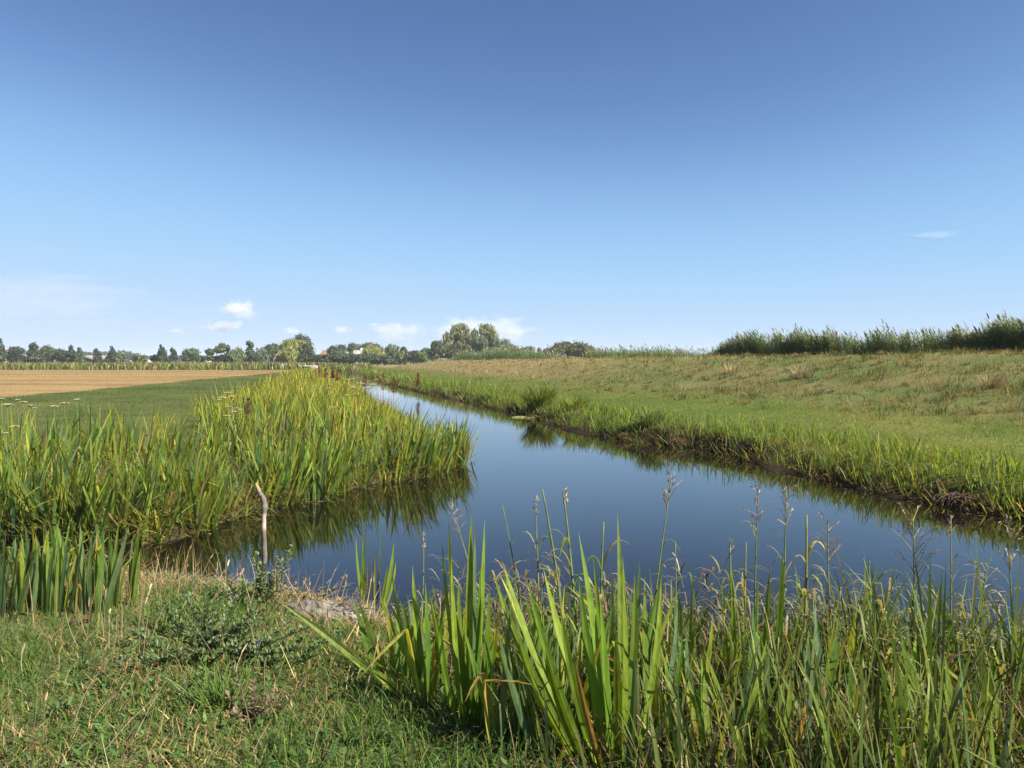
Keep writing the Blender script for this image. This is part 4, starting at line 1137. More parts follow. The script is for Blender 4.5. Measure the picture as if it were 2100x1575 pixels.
TH = ((0.075, 0.12, 0.04), (0.105, 0.155, 0.055), (0.15, 0.19, 0.085))
herb((415, 1330), 0.30, 0.75, 'spreading dark thistle bush with jagged leaves and a purple bud on the near bank', 'thistle_plant', 'thistle', stems=30, n=46, ll=0.055, lw=0.012, cols=TH, flowers=1)
herb((440, 1350), 0.20, 0.55, 'lower thistle growth spreading in front of the dark thistle bush', 'thistle_plant', 'thistle', stems=22, n=40, ll=0.05, lw=0.011, cols=TH)
herb((500, 1400), 0.26, 0.22, 'thin thistle with one purple flower in the turf', 'thistle_plant', 'thistle', stems=3, n=10, ll=0.06, lw=0.015, cols=TH, flowers=1)
herb((703, 1268), 0.10, 0.12, 'small thistle with a purple flower beside the rotten wood', 'thistle_plant', 'thistle', stems=3, n=9, ll=0.05, lw=0.014, cols=TH, flowers=1)
herb((525, 1478), 0.20, 0.24, 'dried brown thistle skeleton in the near turf', 'thistle_plant', 'thistle', stems=10, n=22, ll=0.05, lw=0.011, cols=((0.20, 0.15, 0.09), (0.26, 0.20, 0.13), (0.14, 0.10, 0.06)), bag_col=(0.18, 0.12, 0.08))
herb((395, 1228), 0.10, 0.10, 'pale purple flowering thistle by the grey stump', 'thistle_plant', 'thistle', stems=3, n=8, ll=0.04, lw=0.012, cols=TH, flowers=1)
herb((560, 1355), 0.14, 0.40, 'low dark nettle like herb patch right of the thistle bush', stems=14, n=16, ll=0.05, lw=0.02, cols=((0.06, 0.11, 0.03), (0.08, 0.14, 0.04)))
herb((160, 1280), 0.09, 0.12, 'small dark brown withered dock clump in the turf', 'dock_plant', 'dock', stems=7, n=14, ll=0.03, lw=0.012, cols=((0.09, 0.05, 0.035), (0.14, 0.08, 0.05)), bag_col=(0.12, 0.06, 0.04))
herb((455, 1445), 0.20, 0.22, 'fine bright green grass tuft left of the dried thistle', 'grass_tuft', 'grass', stems=60, n=1, ll=0.10, lw=0.004, cols=((0.10, 0.17, 0.03), (0.13, 0.20, 0.04)), bag_col=(0.11, 0.18, 0.035))

def wood(base_px, L, Rr, az, label, name='rotten_log', col=(0.17, 0.145, 0.12), fib=60, cat='log'):
    b = np.array(place(*base_px))
    t = empty(name, b, az, label, cat)
    r = random.Random(base_px[0])
    ns, sd = 22, 18
    V, Fc, C = [], [], []
    ph = [r.uniform(0, 6) for _ in range(8)]
    for i in range(ns + 1):
        f = i / ns
        rr = Rr * (0.35 + 0.65 * math.sin(PI * min(1, max(0.0, f * 0.92 + 0.04))) ** 0.6)
        for k in range(sd):
            a = 2 * PI * k / sd
            g = 1 + 0.14 * math.sin(5 * a + ph[0] + 2 * f) + 0.10 * math.sin(9 * a + ph[1] - 5 * f) + 0.10 * math.sin(7 * f * 2 + ph[2] + a) + r.gauss(0, 0.05)
            V.append(((f - 0.5) * L, rr * g * math.cos(a), rr * 0.62 * g * math.sin(a) + Rr * 0.25 + 0.02 * math.sin(f * 5 + ph[3])))
            C.append(np.array(col) * (0.75 + 0.4 * (0.5 + 0.5 * math.sin(9 * a + ph[1] - 5 * f))) * r.uniform(0.85, 1.15))
    for i in range(ns):
        for k in range(sd):
            k2 = (k + 1) % sd
            Fc.append((i * sd + k, i * sd + k2, (i + 1) * sd + k2, (i + 1) * sd + k))
    Fc.append(tuple(range(sd))[::-1]); Fc.append(tuple(ns * sd + k for k in range(sd)))
    me = mesh('trunk', V, faces=Fc, mat=M_bark, col=np.array(C), smooth_shade=False)
    link('trunk', me, t)
    if fib:
        fb = Bag()
        for k in range(fib):
            x0 = r.uniform(-0.5, 0.5) * L; a = r.uniform(-0.9, 0.9); s = r.uniform(0.05, 0.16)
            p0 = np.array((x0, r.gauss(0, Rr * 0.8), Rr * r.uniform(0.3, 0.85)))
            d = np.array((math.cos(a), math.sin(a) * 0.8, r.gauss(0.0, 0.22)))
            fb.tube([p0, p0 + d * s * 0.5 + np.array((0, 0, r.gauss(0, 0.008))), p0 + d * s], [0.003, 0.0035, 0.001], 4, col=np.array(col) * r.uniform(0.55, 1.5))
        fb.build('splinters', M_bark, t)['kind'] = 'stuff'
    return t
wood((655, 1262), 0.62, 0.105, -0.25, 'fibrous grey rotten log lying at the waterline of the near bank', fib=120)
wood((715, 1262), 0.30, 0.07, -0.5, 'short brown rotten piece touching the end of the longer log', col=(0.13, 0.10, 0.075), fib=60)
wood((415, 1226), 0.32, 0.05, 0.15, 'pale weathered timber end lying beside the grey stump', col=(0.24, 0.19, 0.16), fib=12)
wood((465, 1228), 0.18, 0.075, 0.2, 'grey weathered stump with a mossy hollow top', 'tree_stump', (0.15, 0.135, 0.12), 10, 'stump')
wood((495, 1236), 0.15, 0.07, 0.0, 'smaller stump with a rusty brown top in the bank', 'tree_stump', (0.17, 0.14, 0.12), 6, 'stump')
wood((700, 1252), 0.42, 0.012, 0.12, 'thin pale stick lying behind the rotten wood', 'fallen_stick', (0.42, 0.36, 0.30), 0, 'stick')
wood((748, 1248), 0.24, 0.016, -0.75, 'black charred looking twig at the foot of the small iris', 'fallen_stick', (0.03, 0.026, 0.024), 0, 'stick')

# --- flowering umbels and rusty docks on the left belt
def umbel(tx, ty, Y, label, rad=0.05, col=(0.62, 0.56, 0.30)):
    p = at(tx, ty, Y); g = max(0.0, gz(p[0], p[1]))
    t = empty('umbel_plant', (p[0], p[1], g), 0, label, 'umbel flower', 'flowering umbels in the iris belt')
    r = random.Random(tx * 3 + ty)
    h = p[2] - g
    sb = Bag(); sb.tube([(0, 0, 0), (0.02, 0, h * 0.5), (0, 0, h - rad * 0.7)], [0.006, 0.005, 0.003], 4, col=(0.14, 0.18, 0.06))
    fb = Bag()
    for k in range(22):
        a = r.uniform(0, 2 * PI); q = rad * math.sqrt(r.random())
        e = np.array((q * math.cos(a), q * math.sin(a), h - 0.25 * q * q / rad + r.gauss(0, 0.002)))
        sb.tube([(0, 0, h - rad * 0.7), e], [0.0016, 0.001], 3, col=(0.18, 0.2, 0.08), cap=False)
        s = rad * 0.26
        ring = [e + np.array((s * math.cos(i * PI / 3), s * math.sin(i * PI / 3), r.gauss(0, 0.002))) for i in range(6)] + [e + np.array((0, 0, s * 0.4))]
        fb.add(ring, [(i, (i + 1) % 6, 6) for i in range(6)], np.array(col) * r.uniform(0.8, 1.15))
    sb.build('stem', M_herb, t); fb.build('flower_head', M_flower, t, smooth_shade=False)
CR, WH = (0.40, 0.34, 0.15), (0.46, 0.47, 0.34)
for (x, y, Y, r_, c, lab) in (
        (3, 817, 10.8, 0.03, WH, 'small white umbel topmost at the left edge'), (15, 828, 10.6, 0.075, CR, 'wide cream umbel close to the left edge against the meadow'),
        (36, 819, 11.0, 0.035, WH, 'white umbel just right of the wide cream one'), (48, 823, 11.0, 0.05, CR, 'cream umbel in the middle of the tilted chain of three'),
        (61, 830, 11.0, 0.05, CR, 'cream umbel lower in the tilted chain of three'), (71, 836, 11.0, 0.03, WH, 'small white umbel ending the tilted chain'),
        (111, 832, 11.0, 0.05, WH, 'white umbel standing alone above an iris blade'), (132, 825, 11.2, 0.06, CR, 'long cream umbel right of the lone white one'),
        (158, 818, 11.4, 0.04, WH, 'white umbel on a tall thin stem before the meadow'), (30, 873, 10.2, 0.06, CR, 'cream umbel low among the iris tips'), (12, 887, 10.0, 0.03, WH, 'white umbel lowest at the left edge'),
        (467, 804, 15.5, 0.06, WH, 'pale umbel topmost of the group beside the brown dock'), (456, 814, 15.2, 0.10, CR, 'largest cream umbel of the group beside the brown dock'), (476, 812, 15.3, 0.07, CR, 'cream umbel right of the largest one'),
        (450, 819, 15.1, 0.06, CR, 'cream umbel tucked under the largest one'), (470, 833, 14.8, 0.05, CR, 'domed cream umbel in the middle of the group'), (485, 836, 14.8, 0.045, WH, 'white umbel right of the domed one'),
        (493, 839, 14.7, 0.04, WH, 'brightest white umbel nearest the brown dock'), (480, 843, 14.6, 0.06, WH, 'flat white umbel below the bright pair'), (466, 851, 14.4, 0.07, CR, 'arched cream umbel low in the group'), (486, 857, 14.3, 0.04, CR, 'small cream umbel lowest of the group'),
        (713, 778, 30, 0.10, CR, 'cream umbel by the narrow far water, left one'), (724, 776, 32, 0.11, CR, 'cream umbel above the narrow far water'), (722, 790, 28, 0.10, CR, 'cream umbel leaning over the narrow far water'), (738, 785, 29, 0.10, CR, 'cream umbel in the middle of the far water group'),
        (750, 786, 30, 0.12, CR, 'wide cream umbel before the far water glint'), (757, 793, 28, 0.13, CR, 'widest yellowish umbel touching the far water glint'), (772, 778, 32, 0.11, CR, 'cream umbel near the far bank sedge'), (765, 787, 31, 0.13, CR, 'pinkish umbel above the far water glint'),
        (723, 793, 27, 0.12, WH, 'round white umbel left of the far water glint'), (712, 809, 24, 0.09, WH, 'round white umbel lower on the far belt'), (731, 806, 25, 0.09, WH, 'round white umbel right of its lower twin'), (645, 791, 28, 0.09, WH, 'white umbel in the middle of the far belt'), (674, 795, 27, 0.08, WH, 'white umbel half hidden in the far belt')):
    umbel(x, y, Y, lab, r_, c)

def dock(tx, ty, by, Y, label, col=(0.23, 0.11, 0.05), g0=None, wd=1.0):
    top = at(tx, ty, Y); g = max(0.0, gz(top[0], top[1]))
    t = empty('dock_plant', (top[0], top[1], g), 0, label, 'dock', 'rusty docks in the belts')
    r = random.Random(tx)
    h = top[2] - g
    low = max(0.15, at(tx, by, Y)[2] - g)
    sb = Bag(); sb.tube([(0, 0, 0), (r.gauss(0, 0.02), 0, h * 0.5), (0, 0, h)], [0.010, 0.008, 0.004], 4, col=(0.20, 0.10, 0.05))
    fb = Bag()
    for k in range(260):
        f = r.random(); z = low + (h - low) * f
        q = abs(r.gauss(0, 0.06)) * (1.1 - 0.8 * f) * wd; a = r.uniform(0, 2 * PI)
        p = np.array((q * math.cos(a), q * math.sin(a), z)); s = r.uniform(0.009, 0.018) * max(1, Y / 18)
        d = np.array((r.gauss(0, 1), r.gauss(0, 1), r.gauss(0, 1))); d /= np.linalg.norm(d); e = np.cross(d, (0.1, 0.9, 0.4)); e /= np.linalg.norm(e)
        fb.add([p - d * s, p + e * s * 0.7, p + d * s, p - e * s * 0.7], [(0, 1, 2, 3)], np.array(col) * r.uniform(0.6, 1.5))
    sb.build('stem', M_herb, t); fb.build('seed_head', M_dry, t, smooth_shade=False)
dock(509, 817, 850, 14.5, 'dark reddish brown dock beside the cream umbels', (0.15, 0.05, 0.035))
dock(748, 768, 792, 30, 'rusty dock in front of the narrow far water', wd=1.6)
dock(786, 764, 800, 30, 'tallest rusty dock standing before the far bank sedge', wd=1.5)
dock(808, 772, 806, 28, 'rusty dock right of the tallest one, before the water glint', wd=1.7)
dock(857, 764, 790, 46, 'brown dock on the far bank mirrored in the water', (0.20, 0.08, 0.04), wd=1.8)
dock(682, 760, 775, 36, 'dark brown dock deep in the far belt', (0.14, 0.05, 0.03), wd=1.6)
dock(692, 766, 780, 34, 'small rusty dock next to the dark one in the far belt', wd=1.3)
dock(655, 752, 772, 48, 'pinkish brown dock at the far end of the belt', (0.30, 0.16, 0.09), wd=2.2)
dock(668, 755, 775, 46, 'pinkish brown dock beside its twin at the far end of the belt', (0.28, 0.15, 0.08), wd=2.2)

# --- dark sedge bush on the right bank, brown root clod, algae
def sedge_bush(base, n, H, W, label, cols, name='sedge_bush'):
    b = np.array((base[0], base[1], max(0.03, gz(base[0], base[1])) - 0.02))
    t = empty(name, b, 0, label, 'sedge')
    a = U(0, 2 * PI, n); q = np.sqrt(rng.random(n)) * W * 0.22
    B = np.stack([q * np.cos(a), q * np.sin(a), np.zeros(n)], 1)
    c = pick(cols, n)
    P = blades(B, U(0.55, 1.1, n) * H, U(0.014, 0.026, n), a + rng.normal(0, 0.5, n), np.abs(rng.normal(0.12, 0.25, n)), U(0.3, 1.7, n), U(-1.2, 1.2, n), c, c * 1.2, 6, 'sword')
    link('foliage', mesh('foliage', P[0], quads=P[1], tris=P[2], mat=M_bed, col=P[3]), t)
p = px(1098, 856)
sedge_bush((p[0] + 0.15, p[1] + 0.35), 620, 0.95, 1.9, 'dark round sedge bush on the bank opposite, mirrored in the water', [(0.065, 0.10, 0.024), (0.095, 0.135, 0.03), (0.16, 0.18, 0.04)])
p = px(1330, 905)
sedge_bush((p[0] + 0.1, p[1] + 0.25), 160, 0.5, 1.3, 'low grey green sedge tuft bending over the water on the opposite bank', [(0.10, 0.14, 0.05), (0.14, 0.18, 0.06), (0.08, 0.12, 0.05)], 'sedge_tuft')
p = px(1175, 868)
sedge_bush((p[0] + 0.1, p[1] + 0.25), 200, 0.62, 1.5, 'yellowish sedge tuft right of the dark round bush', [(0.13, 0.17, 0.03), (0.17, 0.19, 0.05), (0.10, 0.14, 0.03)], 'sedge_tuft')

def clod(base_px, s, label):
    p = px(*base_px)
    t = empty('root_clod', (p[0], p[1], 0.0), 0, label, 'clod')
    r = random.Random(base_px[0]); bg_ = Bag()
    for k in range(70):
        a = r.uniform(0, PI * 2); e = np.array((math.cos(a) * s * r.uniform(0.3, 1.8), math.sin(a) * s * 0.7, r.uniform(0.0, 0.12)))
        top = np.array((r.gauss(0, s * 0.3), r.gauss(0, s * 0.2), s * r.uniform(0.7, 1.1)))
        bg_.tube(bez(e, np.array((e[0] * 0.9, e[1] * 0.9, top[2])), top, 4), [0.007, 0.008, 0.008, 0.006, 0.004], 4, col=np.array((0.085, 0.052, 0.032)) * r.uniform(0.3, 1.7))
    bg_.build('roots', M_bark, t)
clod((1962, 1045), 0.22, 'dark brown root clod torn open at the far waterline')
clod((1280, 903), 0.18, 'brown heap of dead roots at the waterline below the sedge')
def floating_bits():
    n = 1500
    seg = np.concatenate([np.array(LEFT[5:]), np.array(NEAR[1:])]); seg2 = np.array(RBX[1:12])
    pts = []
    for sg, m in ((seg, 800), (seg2, 700)):
        i = rng.integers(0, len(sg) - 1, m); f = rng.random(m)[:, None]
        pts.append(sg[i] * (1 - f) + sg[i + 1] * f + rng.normal(0, 0.28, (m, 2)))
    e = np.concatenate(pts); e = e[wdist(e[:, 0], e[:, 1]) < 0.05]; n = len(e)
    b = np.stack([e[:, 0], e[:, 1], np.full(n, 0.004)], 1)
    c = pick([(0.24, 0.22, 0.08), (0.20, 0.14, 0.07), (0.13, 0.16, 0.05), (0.32, 0.26, 0.14)], n)
    az = U(0, 2 * PI, n)
    P = [blades(b, U(0.02, 0.16, n), U(0.006, 0.016, n), az, np.full(n, PI / 2), U(-0.05, 0.0, n), az + PI / 2, c, c, 3, 'sword')]
    stuff('floating_litter', P, M_dry, 'bits of dead leaf floating along the banks', 'floating litter')
floating_bits()
M_algae = plain_mat('algae', (0.16, 0.17, 0.05), 0.9, 0.4, 14, 0.8)
def algae(cx, cy, L, W, label):
    p = px(cx, cy)
    t = bpy.data.objects
    r = random.Random(cx); n = 26
    V = [(0, 0, 0.05)]
    for ring, (f, z) in enumerate(((0.5, 0.045), (0.85, 0.025), (1.0, -0.01))):
        for k in range(n):
            a = 2 * PI * k / n; q = f * (1 + 0.22 * math.sin(3 * a + cx) + r.gauss(0, 0.06))
            V.append((L / 2 * q * math.cos(a), W / 2 * q * math.sin(a), z + r.gauss(0, 0.006)))
    Fc = [(0, 1 + k, 1 + (k + 1) % n) for k in range(n)]
    for ring in range(2):
        for k in range(n):
            Fc.append((1 + ring * n + k, 1 + (ring + 1) * n + k, 1 + (ring + 1) * n + (k + 1) % n, 1 + ring * n + (k + 1) % n))
    o = link('algae_mat', mesh('algae_mat', V, faces=Fc, mat=M_algae, smooth_shade=True), None, (p[0], p[1], 0.0))
    tag(o, label, 'algae', 'floating algae mats')
algae(1065, 856, 0.55, 0.35, 'yellow green algae mat floating under the left side of the dark sedge bush')
algae(1092, 858, 0.50, 0.35, 'yellow green algae mat floating under the middle of the dark sedge bush')
algae(1192, 876, 0.40, 0.25, 'small algae mat floating below the yellowish sedge tuft')

# --- white boat half hidden at the end of the belt
def boat():
    M_boat = plain_mat('boat_paint', (0.45, 0.44, 0.40), 0.5, 0.12, 4, 0.05)
    M_hull = plain_mat('boat_hull', (0.10, 0.085, 0.07), 0.6, 0.3, 4, 0.1)
    M_mast = plain_mat('pole_wood', (0.42, 0.38, 0.33), 0.8, 0.2, 5, 0.1)
    Y = 108
    c = at(634, 747, Y)
    t = empty('rowing_boat', (c[0], Y, 0.55), 0.0, 'small white boat lying half hidden in rough herbs at the far end of the belt', 'boat')
    Lb, Bw = 1.25, 0.5
    V, Fc = [], []
    ns = 9
    for i in range(ns):
        f = i / (ns - 1); x = (f - 0.5) * 2 * Lb * 0.78
        b = Bw * (1 - (abs(f - 0.45) / 0.56) ** 2.6); z = 0.10 + 0.30 * abs(f - 0.45) ** 2
        V += [(x, -b, 0.55 + z), (x, -b * 0.7, 0.05), (x, 0, -0.05), (x, b * 0.7, 0.05), (x, b, 0.55 + z)]
    for i in range(ns - 1):
        for k in range(4): Fc.append((i * 5 + k, (i + 1) * 5 + k, (i + 1) * 5 + k + 1, i * 5 + k + 1))
    Fc += [(0, 1, 2, 3, 4)[::-1], tuple(5 * (ns - 1) + k for k in range(5))]
    link('hull', mesh('hull', V, faces=Fc, mat=M_hull), t)
    g = Bag()
    for s in (0, 4): g.tube([np.array(V[i * 5 + s]) + np.array((0, 0, 0.03)) for i in range(ns)], 0.07, 6)
    g.build('gunwale', M_boat, t)
    d = Bag(); d.box((0.25, -0.42, 0.35), (1.15, 0.42, 0.78)); d.build('cabin', M_boat, t, False)
    m = Bag(); m.tube([(-1.25, 0, 0.5), (-1.65, 0, 1.05)], 0.035, 5); m.build('pole', M_mast, t)
boat()

# ------------------------------------------------------------------ trees on the horizon
def crown_pts(shape, n, r):
    """lobes (centre, radii) in a unit crown: x,y in -0.5..0.5, z in 0..1"""
    lobes = []
    if shape == 'round':
        lobes.append((0, 0, 0.5, 0.34, 0.38))
        for k in range(11):
            a = r.uniform(0, 2 * PI); e = r.uniform(-0.5, 1.3); q = 0.30
            lobes.append((q * math.cos(a) * math.cos(e), q * math.sin(a) * math.cos(e), 0.52 + 0.32 * math.sin(e), r.uniform(0.13, 0.22), r.uniform(0.13, 0.2)))
    elif shape == 'ragged':
        for k in range(11):
            f = k / 10; wv = (0.46 - 0.36 * f) * r.uniform(0.5, 1.15); a = r.uniform(0, 2 * PI)
            lobes.append((wv * 0.8 * math.cos(a) + 0.06 * math.sin(3 * f + r.random()), wv * 0.8 * math.sin(a), 0.10 + 0.80 * f, r.uniform(0.13, 0.24) * (1.15 - 0.55 * f), r.uniform(0.09, 0.15)))
        lobes.append((0.03, 0, 0.3, 0.3, 0.28))
    elif shape == 'poplar':
        for k in range(12):
            f = k / 11; lobes.append((r.gauss(0, 0.09), r.gauss(0, 0.09), 0.07 + 0.86 * f, (0.36 if 0.12 < f < 0.6 else 0.25) * (1.05 - 0.35 * f), 0.11))
    elif shape == 'umbrella':
        for k in range(13):
            a = r.uniform(0, 2 * PI); q = 0.42 * math.sqrt(r.random())
            lobes.append((q * math.cos(a), q * math.sin(a), 0.80 - 0.5 * q * q / 0.18 * 0.35 + r.gauss(0, 0.03), r.uniform(0.11, 0.17), r.uniform(0.10, 0.16)))
    elif shape == 'open':
        for k in range(9):
            a = r.uniform(0, 2 * PI); q = 0.36 * math.sqrt(r.random()); lobes.append((q * math.cos(a), q * math.sin(a), r.uniform(0.35, 0.92), r.uniform(0.10, 0.19), r.uniform(0.07, 0.13)))
    elif shape == 'tall':
        for k in range(26):
            f = r.random() ** 0.9; a = r.uniform(0, 2 * PI); q = (0.40 - 0.16 * f) * math.sqrt(r.random())
            lobes.append((q * math.cos(a), q * math.sin(a), 0.08 + 0.80 * f, r.uniform(0.14, 0.24), r.uniform(0.09, 0.15)))
    else:                                            # willow dome
        lobes.append((0, 0, 0.42, 0.40, 0.42))
        for k in range(14):
            a = r.uniform(0, 2 * PI); e = r.uniform(-0.6, 1.3)
            lobes.append((0.32 * math.cos(a) * math.cos(e), 0.32 * math.sin(a) * math.cos(e), 0.46 + 0.34 * math.sin(e), r.uniform(0.12, 0.2), r.uniform(0.14, 0.22)))
    L = np.array(lobes)
    vol = L[:, 3] ** 2 * L[:, 4] ** 0.3
    i = rng.choice(len(L), n, p=vol / vol.sum())
    d = rng.normal(0, 1, (n, 3)); d /= np.linalg.norm(d, axis=1)[:, None]
    rr = np.clip(rng.normal(0.86, 0.24, n), 0.1, 1.5)
    c = L[i]
    P = c[:, :3] + d * rr[:, None] * np.stack([c[:, 3], c[:, 3], c[:, 4]], 1)
    return P, d, L

def tree(cx, wpx, top, D, shape, col, label, name='tree', base=0.5, n=2600, trunk_vis=0.16, leaf=1.0, cat='tree', group='trees along the horizon', depth=1.0, trunk_col=(0.10, 0.08, 0.06), ds=False):
    x0 = (cx - HX) / F * D
    zt = EYE + (HY - top) * D / F
    H = zt - base; W = wpx * D / F * 1.16
    t = empty(name, (x0, D, base), 0, label, cat, group)
    r = random.Random(int(cx * 13 + top))
    P, d, L = crown_pts(shape, n, r)
    th = trunk_vis * H
    z0 = P[:, 2].min(); z1 = np.quantile(P[:, 2], 0.997)
    P = P.copy(); P[:, 2] = (P[:, 2] - z0) / (z1 - z0)
    xw = np.quantile(np.abs(P[:, 0]), 0.99)
    P[:, 0] *= 0.5 / xw; P[:, 1] *= 0.5 / xw
    ok = P[:, 2] > 0.0
    P, d = P[ok], d[ok]; n = len(P)
    Q = np.stack([P[:, 0] * W, P[:, 1] * W * depth, th + P[:, 2] * (H - th)], 1)
    s = U(0.16, 0.36, n) * leaf * (D / 250) ** 0.5
    nrm = d * 0.8 + rng.normal(0, 0.55, (n, 3)) + np.array([0, 0, 0.25]); nrm /= np.linalg.norm(nrm, axis=1)[:, None]
    a = np.cross(nrm, rng.normal(0, 1, (n, 3))); a /= np.linalg.norm(a, axis=1)[:, None]
    if shape == 'willow' or ds:                      # hanging strands
        a = np.tile([0, 0, -1.0], (n, 1)) + rng.normal(0, 0.25, (n, 3)); nrm = np.cross(a, rng.normal(0, 1, (n, 3))); nrm /= np.linalg.norm(nrm, axis=1)[:, None]
        a /= np.linalg.norm(a, axis=1)[:, None]
    b = np.cross(nrm, a)
    l1 = s * (2.2 if (shape == 'willow' or ds) else 1.0); w1 = s * (0.55 if (shape == 'willow' or ds) else 0.75)
    V = np.stack([Q - a * l1[:, None], Q + b * w1[:, None], Q + a * l1[:, None], Q - b * w1[:, None]], 1).reshape(-1, 3)
    c = jitter(col, n, 0.22, 0.08)
    C = np.repeat(c, 4, axis=0)
    quads = np.arange(4 * n).reshape(n, 4)
    link('crown', mesh('crown', V, quads=quads, mat=M_tree, col=C), t)
    tb = Bag()
    tr = max(0.10, 0.020 * H)
    tb.tube([(0, 0, -0.1), (r.gauss(0, 0.02) * W, 0, th * 0.6 + 0.1), (r.gauss(0, 0.03) * W, 0, th + 0.45 * (H - th)), (0, 0, th + 0.8 * (H - th))], [tr * 1.3, tr, tr * 0.6, tr * 0.2], 7, col=trunk_col)
    for k in range(8):
        lo = L[r.randrange(len(L))]
        e = np.array((lo[0] / xw * 0.5 * W, lo[1] / xw * 0.5 * W * depth, th + max(0.05, (lo[2] - z0) / (z1 - z0)) * (H - th)))
        s0 = np.array((0, 0, th * 0.9 + 0.25 * r.random() * (H - th)))
        tb.tube([s0, (s0 + e) / 2 + np.array((0, 0, 0.04 * H)), e], [tr * 0.5, tr * 0.32, tr * 0.12], 5, col=trunk_col)
    tb.build('trunk', M_bark, t)
    return t

